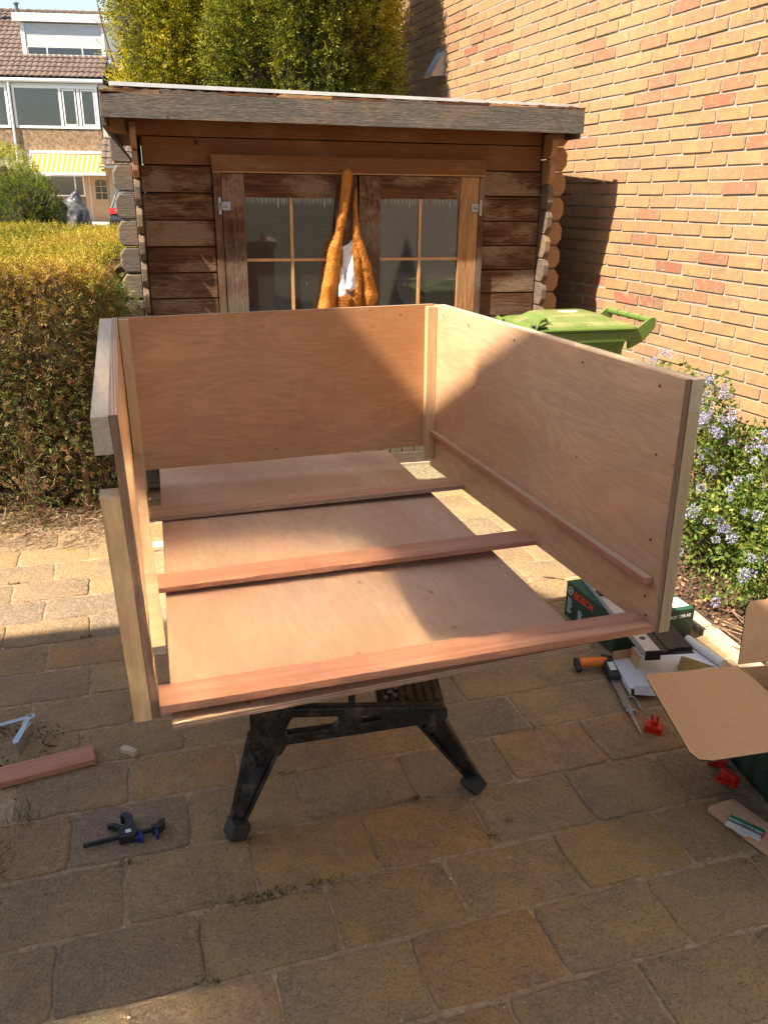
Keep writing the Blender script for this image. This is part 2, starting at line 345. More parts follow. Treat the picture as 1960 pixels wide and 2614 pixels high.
def mortar():
    t = NT('wall_mortar'); v = t.coord((1, 1, 1), randoff=False); n = t.noise(v, 60, 5, .7); n1 = t.noise(v, 3, 3)
    return t.end(t.bsdf(t.mix(n1, t.ramp(n, [(.3, (.20, .175, .15)), (.7, (.36, .32, .27))]), (.30, .265, .225)), .95, normal=t.bump(n, .7, .006), spec=.1))
m_mortar = mortar()
def paver_mat():
    t = NT('tumbled_concrete_paver'); r = t.n('ShaderNodeObjectInfo').outputs['Random']; v = t.coord((1, 1, 1))
    base = t.ramp(r, [(0., (.34, .225, .130)), (.2, (.44, .295, .130)), (.38, (.49, .265, .085)), (.5, (.37, .235, .140)), (.65, (.45, .30, .125)), (.8, (.29, .215, .150)), (.92, (.50, .30, .09)), (1., (.43, .24, .140))])
    n1 = t.noise(v, 6, 6, .7); n2 = t.noise(v, 170, 5, .75); n3 = t.noise(v, 55, 4, .7); vo = t.vor(v, 150)
    c = t.mix(t.ramp(n1, [(.38, 0.), (.66, .75)]), base, (.225, .165, .115))
    wn = t.noise(t.coord((1, 1, 1), world=True), 1.6, 4, .6)
    c = t.mix(t.ramp(wn, [(.50, 0.), (.72, .45)]), c, (.30, .20, .105))
    c = t.mix(t.ramp(n3, [(.48, 0.), (.62, .55)]), c, (.44, .33, .20))
    c = t.mix(t.ramp(n2, [(.34, .85), (.48, 0.)]), c, (.08, .062, .045))
    c = t.mix(t.ramp(n2, [(.58, 0.), (.68, .6)]), c, (.52, .41, .28))
    st = t.ramp(vo, [(.05, .8), (.10, 0.)]); sel = t.ramp(t.noise(v, 30, 1), [(.58, 0.), (.6, 1.)])
    c = t.mix(t.math('MULTIPLY', st, sel), c, (.50, .44, .36))
    h = t.math('ADD', t.math('ADD', n2, t.math('MULTIPLY', n3, 1.3)), t.math('MULTIPLY', n1, 1.5))
    return t.end(t.bsdf(c, t.ramp(n1, [(.3, .55), (.7, .8)]), normal=t.bump(h, 1.0, .009), spec=.35))
m_paver = paver_mat()
def soilmat(name, a, b, c):
    t = NT(name); v = t.coord((1, 1, 1), world=True); n = t.noise(v, 55, 6, .75); n1 = t.noise(v, 4, 4, .6); n2 = t.noise(v, 260, 2, .6)
    col = t.ramp(n, [(.3, a), (.5, b), (.7, c)]); col = t.mix(t.ramp(n1, [(.4, 0.), (.7, .4)]), col, a)
    return t.end(t.bsdf(col, .95, normal=t.bump(t.math('ADD', n, t.math('MULTIPLY', n2, .5)), .8, .008), spec=.15))
m_sand = soilmat('joint_sand', (.25, .17, .10), (.36, .26, .16), (.50, .385, .26))
m_soil = soilmat('garden_soil', (.035, .022, .014), (.085, .055, .035), (.19, .13, .085))
m_ground = soilmat('earth', (.07, .06, .04), (.12, .10, .07), (.18, .15, .11))
m_leaf = leafmat('foliage'); m_twig = plain('brown_twigs', (.20, .125, .075), .8, var=.4)
def tintmat(name, rough=.85):
    t = NT(name); at = t.n('ShaderNodeAttribute', attribute_name='tint'); return t.end(t.bsdf(at.outputs['Color'], rough, spec=.2))
m_tint = tintmat('tinted_bits')
m_core = plain('dark_inner_filler', (.035, .024, .012), .95, var=.5, nscale=25, bump=.6)  # dark brown solid filler that keeps hedge and crowns from being see-through

# ================================================================== GROUND AND PAVING
g = MB()
xs = [-400, -60, -20, -8, 0, 8, 20, 60, 400]; ys = [-200, -10, 6, 26, 34, 60, 600]
def gz(y): return -0.06 if y <= 26 else (0.40 if y >= 34 else -0.06+0.46*(y-26)/8)
for j in range(len(ys)-1):
    for i in range(len(xs)-1):
        g.add([(xs[i], ys[j], gz(ys[j])), (xs[i+1], ys[j], gz(ys[j])), (xs[i+1], ys[j+1], gz(ys[j+1])), (xs[i], ys[j+1], gz(ys[j+1]))], [(0, 1, 2, 3)])
gr = g.build('ground', m_ground); gr['kind'] = 'structure'
m_asph = plain('driveway_concrete', (.42, .38, .33), .85, var=.12, nscale=3, world=True)
dv = MB(); dv.box(-40, 20, 34.2, 38, .38, .47); dv.build('driveway', m_asph)['kind'] = 'structure'
# patio: sand bed plus pavers in running bond, rows square to the row normal below
AZ = rad(72.8); pd = Vector((sin(AZ), cos(AZ), 0)); pn = Vector((-cos(AZ), sin(AZ), 0)); PANG = math.atan2(pd.y, pd.x)
patio = MB()
c4 = [pd*a+pn*b for a, b in ((-4.2, -2.6), (3.2, -2.6), (2.4, 5.4), (-1.9, 5.4))]
patio.add([(p.x, p.y, -.0052) for p in c4]+[(p.x, p.y, -.05) for p in c4], [(0, 1, 2, 3), (4, 7, 6, 5), (0, 4, 5, 1), (1, 5, 6, 2), (2, 6, 7, 3), (3, 7, 4, 0)])
patio = patio.build('patio', m_sand); patio['kind'] = 'structure'
paver_meshes = []
for k in range(14):
    r = random.Random(100+k); L, D = .3070, .1990; per = []
    def edge(a, b, n, rr=r):
        out = []
        for i in range(n):
            t = (i+.5)/n; out.append((a[0]+(b[0]-a[0])*t+rr.uniform(-.0035, .0035), a[1]+(b[1]-a[1])*t+rr.uniform(-.0035, .0035)))
        return out
    x, y, ch = L/2-.0035, D/2-.0035, .013
    cs = [r.uniform(.55, 1.45)*ch for _ in range(4)]
    per += edge((-x+cs[0], -y), (x-cs[1], -y), 6)+[(x-cs[1]*.3, -y+cs[1]*.3)]+edge((x, -y+cs[1]), (x, y-cs[2]), 4)+[(x-cs[2]*.3, y-cs[2]*.3)]
    per += edge((x-cs[2], y), (-x+cs[3], y), 6)+[(-x+cs[3]*.3, y-cs[3]*.3)]+edge((-x, y-cs[3]), (-x, -y+cs[0]), 4)+[(-x+cs[0]*.3, -y+cs[0]*.3)]
    n = len(per); m = MB(); rings = [(0, -.03), (0, -.0045), (.0035, -.0012), (.010, .0)]
    vs = []
    for ins, z in rings:
        for (px, py) in per:
            l = math.hypot(px, py); vs.append((px-px/l*ins, py-py/l*ins, z+(r.uniform(-.0008, .0008) if z > -.02 else 0)))
    fs = [(k2*n+i, k2*n+(i+1) % n, (k2+1)*n+(i+1) % n, (k2+1)*n+i) for k2 in range(3) for i in range(n)]+[tuple(range(3*n, 4*n))]
    m.add(vs, fs); o = m.build('paver', m_paver, smooth=True); me = o.data; bpy.data.objects.remove(o)
    paver_meshes.append(me)
rows = [(-.05, .15, .20), (.15, .352, .05), (.352, .553, .19), (.553, .755, .04), (.755, .957, .20), (.957, 1.160, .03), (1.160, 1.363, .182), (1.363, 1.568, .040), (1.568, 1.786, .187), (1.786, 2.002, .052), (2.002, 2.203, .205), (2.203, 2.384, .066), (2.384, 2.588, .222), (2.588, 2.788, .090),
        (2.788, 2.990, .245), (2.990, 3.184, .080), (3.184, 3.377, .210), (3.377, 3.570, .070), (3.570, 3.762, .222), (3.762, 3.952, .063), (3.952, 4.14, .220), (4.14, 4.33, .07), (4.33, 4.52, .22), (4.52, 4.71, .07), (4.71, 4.90, .22)]
cand = []
iview = M.inverted(); FX = 2150/1307.0
for (n0, n1, off) in rows:
    for k in range(-9, 9):
        s = off+k*.3035+.1517; P = pd*s+pn*((n0+n1)/2)
        q = iview @ Vector((P.x, P.y, 0))
        if -q.z < .25 or abs(q.x/-q.z) > .57 or abs(q.y/-q.z) > .74: continue
        if P.x > 1.30+(2.9-P.y)*.24 and P.y > 1.7: continue      # planting bed
        if P.y > 4.74+.262*P.x and P.x > -1.4: continue           # shed
        if P.x < -1.20 and P.y > 4.25: continue
        if P.x < -1.15 and P.y < 2.05 and P.y > .9: continue      # loose soil at the left edge
        cand.append((-q.z, P, n1-n0))
cand.sort(key=lambda t: t[0])
for d, P, dep in cand[:300]:
    me = rnd.choice(paver_meshes)
    place('paver', me, patio, (P.x+rnd.uniform(-.002, .002), P.y+rnd.uniform(-.002, .002), rnd.uniform(-.003, .002)),
          (rnd.uniform(-.006, .006), rnd.uniform(-.006, .006), PANG+rnd.choice((0, pi))+rnd.uniform(-.008, .008)), (1, dep/.2025, 1))
# moss, grit and shavings in the joints
P = []; T = []
for i in range(5200):
    (n0, n1, off) = rnd.choice(rows[4:]); s = rnd.uniform(-2.4, 2.2)
    if rnd.random() < .6: a = s; b = n0+rnd.gauss(0, .005)
    else: a = off+rnd.randint(-8, 8)*.3035+rnd.gauss(0, .005); b = rnd.uniform(n0, n1)
    P.append(pd*a+pn*b); T.append(rnd.choice([(.30, .21, .12), (.42, .31, .2), (.2, .14, .09), (.5, .4, .28)]))
P = np.array(P); P[:, 2] = .0; n = len(P)
V, F, T2 = leafset(P-np.array([0, 0, .002]), nrs.normal(size=(n, 3))*np.array([1, 1, .35])+np.array([0, 0, .3]), nrs.uniform(.004, .010, n), nrs.uniform(.0016, .0036, n), np.array(T))
o = nmesh('joint_grit', V, F, m_tint, None, T2); tag(o, 'sandy grit and crumbs lying in the joints between the pavers', 'grit', kind='stuff')
P = []; D = []; T = []
spots = [(pd*a+pn*b, w, c) for a, b, w, c in ((.19, 1.565, .05, 260), (.65, 1.79, .03, 90), (.345, 1.57, .025, 80), (1.10, 1.99, .03, 70), (.965, 2.37, .035, 120), (.50, 2.19, .02, 50), (-.11, 1.77, .025, 60), (.05, 1.366, .02, 40), (.19, 1.2, .02, 40), (-.24, 3.0, .025, 90), (-.53, 3.57, .02, 60), (.79, 1.6, .02, 50), (.34, 2.0, .015, 40))]
for c0, w, cnt in spots:
    for i in range(int(cnt*.45)):
        q = c0+pd*rnd.gauss(0, w)+pn*rnd.gauss(0, w*.22); P.append((q.x, q.y, -.003)); D.append((rnd.gauss(0, .6), rnd.gauss(0, .6), 1)); T.append(rnd.choice([(.07, .09, .02), (.11, .13, .03), (.05, .06, .015), (.14, .13, .05)]))
P = np.array(P); n = len(P)
V, F, T2 = leafset(P, np.array(D), nrs.uniform(.006, .016, n), nrs.uniform(.0012, .0025, n), np.array(T))
o = nmesh('joint_moss', V, F, m_leaf, None, T2); tag(o, 'small tufts of moss and weeds growing in the paver joints', 'moss', kind='stuff')
P = nrs.uniform([-1.3, .6, .0], [1.4, 3.2, .0], (900, 3)); P[:, 2] = .0035; n = len(P); a = nrs.uniform(0, 6.28, n)
V, F, T2 = leafset(P, np.stack([np.cos(a), np.sin(a), nrs.normal(.02, .03, n)], 1), nrs.uniform(.003, .013, n), nrs.uniform(.0005, .0013, n), pal([(.5, .36, .22), (.62, .5, .36), (.45, .25, .16)], nrs.rand(n)))
o = nmesh('wood_shavings', V, F, m_tint, None, T2); tag(o, 'pale wood shavings and splinters scattered over the shaded pavers', 'shavings', kind='stuff')
# loose soil on the left edge with grass
P = nrs.uniform([-1.75, 1.0, 0], [-.98, 2.25, 0], (15000, 3)); k = nrs.rand(len(P)) < np.clip((-1.0-P[:, 0])*3+fbm(P*3, 4, 3)*.8, 0.02, 1); P = P[k]; n = len(P); P[:, 2] = nrs.uniform(-.004, .010, n)
V, F, T2 = leafset(P, nrs.normal(size=(n, 3)), nrs.uniform(.004, .012, n), nrs.uniform(.003, .006, n), pal([(.06, .04, .025), (.14, .10, .06), (.25, .18, .12)], nrs.rand(n)))
o = nmesh('loose_soil', V, F, m_tint, None, T2); tag(o, 'loose dark soil and grit spilled over the pavers at the left edge', 'soil', kind='stuff')
sb = MB(); sb.add([(-3.2, .6, -.004), (-1.17, .75, -.004), (-1.13, 1.3, -.003), (-1.17, 1.95, -.004), (-1.28, 2.15, -.004), (-3.2, 1.9, -.004)], [(0, 1, 2, 3, 4, 5)]); o = sb.build('soil', m_soil); o['kind'] = 'structure'
P = []; D = []
for cx, cy, cnt, s in ((-.97, 1.62, 120, .04), (-.99, 1.50, 90, .035), (-.92, 1.80, 30, .018), (-1.04, 1.70, 40, .03)):
    for i in range(cnt): P.append((cx+rnd.gauss(0, s)-.02, cy+rnd.gauss(0, s), -.003)); D.append((rnd.gauss(.25, .6), rnd.gauss(0, .6), 1.0))
P = np.array(P); n = len(P); V, F, T2 = leafset(P, np.array(D), nrs.uniform(.03, .075, n), nrs.uniform(.0009, .0016, n), pal([(.05, .06, .02), (.10, .11, .04), (.16, .14, .06)], nrs.rand(n)), curl=.35)
o = nmesh('grass_tuft', V, F, m_leaf, None, T2); tag(o, 'dark grass growing out of the paving at the left edge', 'grass', kind='stuff')

# ================================================================== PLANTING BED, KERB
bed = MB(); bed.add([(1.32, 2.75, .012), (1.62, 1.55, .012), (2.7, 1.2, .012), (1.75, 4.0, .012), (1.30, 5.0, .012), (1.02, 4.1, .012)], [(0, 1, 2, 3, 4, 5)]); o = bed.build('planting_bed', m_soil); o['kind'] = 'structure'
kerb = thing('kerb_edging', 'pale concrete edging stones along the front of the planting bed', 'kerb', (1.305, 2.66, 0))
km = MB(); km.prism([(-.032, -.24), (.032, -.24), (.032, .24), (-.032, .24)], -.03, .022, inset=.006); ko = km.build('edging_stone', plain('weathered_concrete', (.42, .35, .25), .9, var=.25, nscale=40, bump=.4), None); kme = ko.data; bpy.data.objects.remove(ko)
for k in range(-1, 4):
    t = k*.49; place('edging_stone', kme, kerb, (-.235*t*1.0, t*.97, 0), (0, 0, math.atan2(.235, .97)+rnd.uniform(-.01, .01)))
# bark chips
n = 16000; P = nrs.uniform([1.05, 1.6, .01], [2.4, 4.6, .01], (n, 3)); k = (P[:, 0] > 1.33-.242*(P[:, 1]-2.66)+.02) & (P[:, 0] < 3.05-.36*P[:, 1]); P = P[k]; n = len(P); P[:, 2] += nrs.uniform(0, .02, n)
a = nrs.uniform(0, 6.28, n)
V, F, T2 = leafset(P, np.stack([np.cos(a), np.sin(a), nrs.normal(0, .35, n)], 1), nrs.uniform(.010, .030, n), nrs.uniform(.003, .008, n), pal([(.035, .020, .012), (.11, .06, .033), (.24, .13, .075), (.40, .25, .16)], nrs.rand(n)**1.5))
o = nmesh('bark_mulch', V, F, m_tint, None, T2); tag(o, 'brown bark chips and dead leaves covering the bed under the flowering shrub', 'bark mulch', kind='stuff')

# ================================================================== BRICK HOUSE WALL (right)
WA = rad(-19.8); ww = Vector((sin(WA), cos(WA), 0)); wn = Vector((ww.y, -ww.x, 0)); WD = 2.9
house = thing('brick_house', 'tall yellow and orange brick house wall standing behind the flowering shrub and shed', 'house', tuple(wn*WD), math.atan2(ww.y, ww.x))
# local: x along the wall (away), y towards the garden is +, z up
def whit(x0, x1, z0, z1, y=-.008, y1=-.25): return (x0, x1, y1, y, z0, z1)
WIN = (0.20, 1.56, 3.45, 4.95)
wb = MB(); wb.box(-6, WIN[0], -.3, -.0045, -.1, 6.0); wb.box(WIN[1], 11.5, -.3, -.0045, -.1, 6.0); wb.box(WIN[0], WIN[1], -.3, -.007, -.1, WIN[2]); wb.box(WIN[0], WIN[1], -.3, -.007, WIN[3], 6.0)
wb.build('wall', m_mortar, house)
bmB = MB(); L, H = .2095, .0525
o_l = [(-L/2+.003, -H/2), (L/2-.003, -H/2), (L/2, -H/2+.004), (L/2, H/2-.004), (L/2-.003, H/2), (-L/2+.003, H/2), (-L/2, H/2-.004), (-L/2, -H/2+.004)]
Mx = Matrix(((1, 0, 0, 0), (0, 0, 1, 0), (0, 1, 0, 0), (0, 0, 0, 1)))
brick_me = []
for k in range(6):
    r = random.Random(k); b = MB(); b.prism([(x+r.uniform(-.003, .003), z+r.uniform(-.0024, .0024)) for x, z in o_l], -.02, 0, M=Mx, inset=.0025); bo = b.build('brick', m_brick); brick_me.append(bo.data); bpy.data.objects.remove(bo)
allb = []
for row in range(0, 62):
    z = row*.0632+.035; off = (row % 2)*.11+rnd.uniform(-.004, .004)
    for k in range(-2, 42):
        x = 1.9+off+k*.2200
        if x > 10.9: continue
        if WIN[0]-.1 < x < WIN[1]+.1 and WIN[2]-.05 < z < WIN[3]+.05: continue
        Pw = wn*WD+ww*x; q = iview @ Vector((Pw.x, Pw.y, z))
        if q.z > -.3: continue
        u, v = q.x/-q.z, q.y/-q.z
        if abs(u) > .50 or abs(v) > .66: vis = False
        else: vis = True
        allb.append((not vis, -q.z, x, z))
allb.sort()
for i, (nv, d, x, z) in enumerate(allb[:300]):
    place('brick', rnd.choice(brick_me), house, (x, rnd.uniform(-.0005, .0035), z), (rnd.uniform(-.008, .008), rnd.uniform(-.006, .006), rnd.uniform(-.006, .006)))
rest = [b for b in allb[300:]]
base = np.array([(x, 0, z) for _, _, x, z in rest]); n = len(base)
bv = np.array([(v.co.x, v.co.y, v.co.z) for v in brick_me[0].vertices]); quads = [tuple(p.vertices) for p in brick_me[0].polygons if len(p.vertices) == 4]
octs = [tuple(p.vertices) for p in brick_me[0].polygons if len(p.vertices) == 8]
for oc in octs: quads += [(oc[0], oc[1], oc[2], oc[3]), (oc[0], oc[3], oc[4], oc[7]), (oc[4], oc[5], oc[6], oc[7])]
quads = np.array(quads); V = (base[:, None, :]+bv[None]+nrs.normal(0, 1, (n, 1, 3))*np.array([.001, .0015, .0008])).reshape(-1, 3)
F = (quads[None]+(np.arange(n)*len(bv))[:, None, None]).reshape(-1, 4); tt = np.repeat(nrs.rand(n), len(quads))
o = nmesh('brick', V, F, m_brick_a, house, np.stack([tt]*3, 1), kind='stuff')
# second storey window above the picture: its panes throw the reflected sun on the box
def flatwin(parent, x0, x1, z0, z1, y, fw_=.06, mull=(), trans=(), glass=m_glass, fm=m_white, dep=.05, name='window'):
    f = MB(); f.box(x0, x1, y-dep, y, z0, z0+fw_); f.box(x0, x1, y-dep, y, z1-fw_, z1); f.box(x0, x0+fw_, y-dep, y, z0+fw_, z1-fw_); f.box(x1-fw_, x1, y-dep, y, z0+fw_, z1-fw_)
    for mx in mull: f.box(mx-fw_/2, mx+fw_/2, y-dep, y, z0+fw_, z1-fw_)
    fo = f.build(name, fm, parent)
    xs_ = [x0+fw_]+[q for mx in mull for q in (mx-fw_/2, mx+fw_/2)]+[x1-fw_]
    for k in range(0, len(xs_), 2):
        p = MB(); p.box(xs_[k]+.001, xs_[k+1]-.001, y-dep*.6, y-dep*.4, z0+fw_+.001, z1-fw_-.001); p.build('pane', glass, fo)
    return fo
flatwin(house, WIN[0]+.005, WIN[1]-.005, WIN[2]+.005, WIN[3]-.005, -.01, .05, glass=m_mirror, dep=.05)
# vent hood
vt = MB()
def wl(x, z, y=0): return Vector((x, y, z))
vw = WIN
def wall_local(P): 
    Q = Vector(P)-wn*WD; return (Q.dot(ww), Q.z)
vx0, vz1 = wall_local((.44, 7.34, 2.631)); vx0 = 6.75+.0
VX, VZ, vwid, vh = 6.745, 2.452, .17, .19
vt.add([(VX, 0, VZ+vh), (VX+vwid, 0, VZ+vh), (VX, 0, VZ), (VX+vwid, 0, VZ), (VX, .12, VZ+.0), (VX+vwid, .12, VZ+.0), (VX, .105, VZ-.012), (VX+vwid, .105, VZ-.012)],
       [(0, 1, 5, 4), (0, 4, 6, 2), (1, 3, 7, 5), (4, 5, 7, 6), (0, 2, 3, 1), (2, 6, 7, 3)])
vt.box(VX-.012, VX+vwid+.012, 0, .012, VZ-.01, VZ+vh+.012)
vt.build('vent_hood', m_metal, house)

# ================================================================== OWN HOUSE behind the photographer: its tiled roof casts the shade on the patio
hz = 5.5; G0 = Vector((.57, 3.33, 0)); K = G0+sdir*(hz/sdir.z)
er = Vector((.966, .259, 0)); ev = Vector((.259, -.966, .641))
own = thing('tiled_house', 'brick house behind the photographer whose tiled roof edge shades the patio', 'house', (K.x, K.y, 0), math.atan2(er.y, er.x))
# local x = along the eave to the right, local -y = away behind
ob = MB(); ob.box(-9, -.25, -8.5, -.45, 0, hz-.1); ob.build('wall', plain('house_brick', (.30, .17, .11), .9, var=.2, nscale=30), own)
rf = MB(); nst = 15; stp = .333; t_ = .07
for k in range(nst):
    y0 = -k*stp; y1 = -(k+1)*stp; z0 = hz+.641*k*stp; z1 = hz+.641*(k+1)*stp
    rf.add([(-9.4, y0, z0), (0, y0, z0), (0, y1, z1-.03), (-9.4, y1, z1-.03), (-9.4, y0, z0-t_), (0, y0, z0-t_), (0, y1, z1-.03-t_), (-9.4, y1, z1-.03-t_)],
           [(0, 1, 2, 3), (4, 7, 6, 5), (0, 4, 5, 1), (1, 5, 6, 2), (2, 6, 7, 3), (3, 7, 4, 0)])
yr = -nst*stp; zr = hz+.641*nst*stp
rf.add([(-9.4, yr, zr), (0, yr, zr), (0, yr*2, hz), (-9.4, yr*2, hz), (-9.4, yr, zr-.1), (0, yr, zr-.1), (0, yr*2, hz-.1), (-9.4, yr*2, hz-.1)], [(0, 1, 2, 3), (4, 7, 6, 5), (0, 4, 5, 1), (1, 5, 6, 2), (2, 6, 7, 3), (3, 7, 4, 0)])
rf.build('roof', plain('dark_roof_tiles', (.10, .075, .065), .8, var=.3, nscale=6), own)
gb = MB(); gb.add([(-.25, -.45, hz-.1), (-.25, yr*2+.5, hz-.1), (-.25, yr, zr-.25), (-.45, -.45, hz-.1), (-.45, yr*2+.5, hz-.1), (-.45, yr, zr-.25)], [(0, 1, 2), (3, 5, 4), (0, 3, 4, 1), (1, 4, 5, 2), (2, 5, 3, 0)])
gb.build('gable', plain('gable_brick', (.30, .17, .11), .9, var=.2, nscale=30), own)

# ================================================================== GARDEN SHED
shed = thing('garden_shed', 'weathered brown log shed with double glazed doors and grey fascia', 'shed', (0, 4.771, 0), rad(14.66))
XZ = Matrix(((1, 0, 0, 0), (0, 0, 1, 0), (0, 1, 0, 0), (0, 0, 0, 1)))      # (x, z, y) outline -> prism along y
YZ = Matrix(((0, 0, 1, 0), (1, 0, 0, 0), (0, 1, 0, 0), (0, 0, 0, 1)))      # (y, z, x) outline -> prism along x
BP = .1288; tops = [1.827-BP*k for k in range(14)]
def ch_rect(x0, x1, z0, z1, c0=.022, c1=.022):
    p = []
    p += [(x0+c0, z0), (x1-c1, z0)] if True else []
    if c1: p += [(x1, z0+c1*1.3), (x1, z1-c1*1.3)]
    p += [(x1-c1, z1), (x0+c0, z1)]
    if c0: p += [(x0, z1-c0*1.3), (x0, z0+c0*1.3)]
    return p
m_bevelglow = plain('painted_bounce_orange', (.36, .145, .045), .7, var=.2, nscale=30)  # bounce light on the log undersides, painted in as an orange colour
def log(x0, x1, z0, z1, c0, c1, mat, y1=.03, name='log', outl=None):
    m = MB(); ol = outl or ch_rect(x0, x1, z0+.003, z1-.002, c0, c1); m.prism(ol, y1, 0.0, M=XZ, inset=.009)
    if not outl and not c0 and not c1: m.mi[2] = 1; m.mi[2+len(ol)] = 1  # bottom edge faces get the painted bounce light
    return m.build(name, [mat, m_bevelglow], shed)
for k, zt in enumerate(tops):
    zb = max(zt-BP, .02)
    if zt < .1: continue
    if k == 0:
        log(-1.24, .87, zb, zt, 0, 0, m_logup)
        log(0, 0, 0, 0, 0, 0, m_logface, outl=[(-1.372, 1.704), (-1.291, 1.704), (-1.287, 1.722), (-1.365, 1.832), (-1.386, 1.822), (-1.388, 1.730)], y1=.035)
        log(.912, 1.025, zb, zt, 0, .026, m_logbrown)
    else:
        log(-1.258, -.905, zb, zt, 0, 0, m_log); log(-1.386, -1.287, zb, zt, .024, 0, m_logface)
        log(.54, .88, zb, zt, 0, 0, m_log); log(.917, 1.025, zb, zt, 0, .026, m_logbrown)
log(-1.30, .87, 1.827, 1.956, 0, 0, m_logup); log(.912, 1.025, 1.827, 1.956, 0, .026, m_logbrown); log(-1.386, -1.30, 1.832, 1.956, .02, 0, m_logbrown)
# cross logs of the side walls, ends standing proud of the front
for sx0, sx1, nm in ((-1.287, -1.258, 'L'), (.880, .914, 'R')):
    for k in range(15):
        zt = 1.890-BP*k; zb = zt-BP
        if zb < .0: break
        yf = -.098+rnd.uniform(-.004, .004)
        ol = [(2.3, zb+.003), (yf+.028, zb+.003), (yf, zb+.036), (yf, zt-.036), (yf+.028, zt-.003), (2.3, zt-.003)]
        m = MB(); m.prism(ol, sx0, sx1, M=YZ, inset=.0); m.build('cross_log', m_logend if k > 1 else m_logbrown, shed, bevel=.005)
bw = MB(); bw.box(-1.25, .88, 2.2, 2.24, 0, 1.95); bw.build('back_wall', m_log, shed)
fl = MB(); fl.box(-1.25, .88, .04, 2.2, .05, .075); fl.build('floor', m_log, shed)
# roof
rb = MB(); rb.hexa([(-1.40, -.142, 1.975), (1.015, -.142, 1.975), (1.015, 2.5, 1.90), (-1.40, 2.5, 1.90), (-1.40, -.142, 2.008), (1.015, -.142, 2.008), (1.015, 2.5, 1.935), (-1.40, 2.5, 1.935)])
rb.build('roof', m_logup, shed)
fa = MB(); fa.prism([(-1.408, 1.893), (1.022, 1.884), (1.020, 1.998), (-1.0, 2.000), (-1.28, 1.999), (-1.404, 1.985)], -.142, -.170, M=XZ, inset=.004); fa.build('fascia', m_fascia, shed)
for xa_, xb_ in ((-1.408, -1.385), (.998, 1.02)):
    fs_ = MB(); fs_.box(xa_, xb_, -.138, 2.5, 1.86, 1.97); fs_.build('side_fascia', m_fascia, shed)
# splintered wooden strip above the fascia and the zinc edge
for k in range(9):
    a = -1.404+k*.27; m = MB(); pts = []
    r = random.Random(50+k); nseg = 9
    for i in range(nseg+1): pts.append((a+i*.268/nseg, 2.0005))
    topz = 2.017-.006*(k/8)
    for i in range(nseg, -1, -1): pts.append((a+i*.268/nseg, topz+r.uniform(-.008, .004)-(.006 if k == 0 and i < 3 else 0)))
    m.prism(pts, -.12, -.166+r.uniform(-.004, .004), M=XZ); m.build('roof_lath', (m_log, m_logend, m_log, m_logbrown)[k % 4], shed)
zt_ = MB(); zt_.hexa([(-1.358, -.160, 2.026), (.985, -.160, 2.009), (.985, -.05, 2.008), (-1.358, -.05, 2.024), (-1.358, -.160, 2.043), (.985, -.160, 2.022), (.985, -.05, 2.021), (-1.358, -.05, 2.042)])
zt_.build('zinc_edge', m_zinc, shed)
rfelt = MB(); rfelt.hexa([(-1.38, -.048, 2.010), (1.0, -.048, 2.010), (1.0, 2.5, 1.937), (-1.38, 2.5, 1.937), (-1.38, -.048, 2.019), (1.0, -.048, 2.019), (1.0, 2.5, 1.946), (-1.38, 2.5, 1.946)]); rfelt.build('roofing_felt', plain('roofing_felt', (.06, .06, .06), .9), shed)
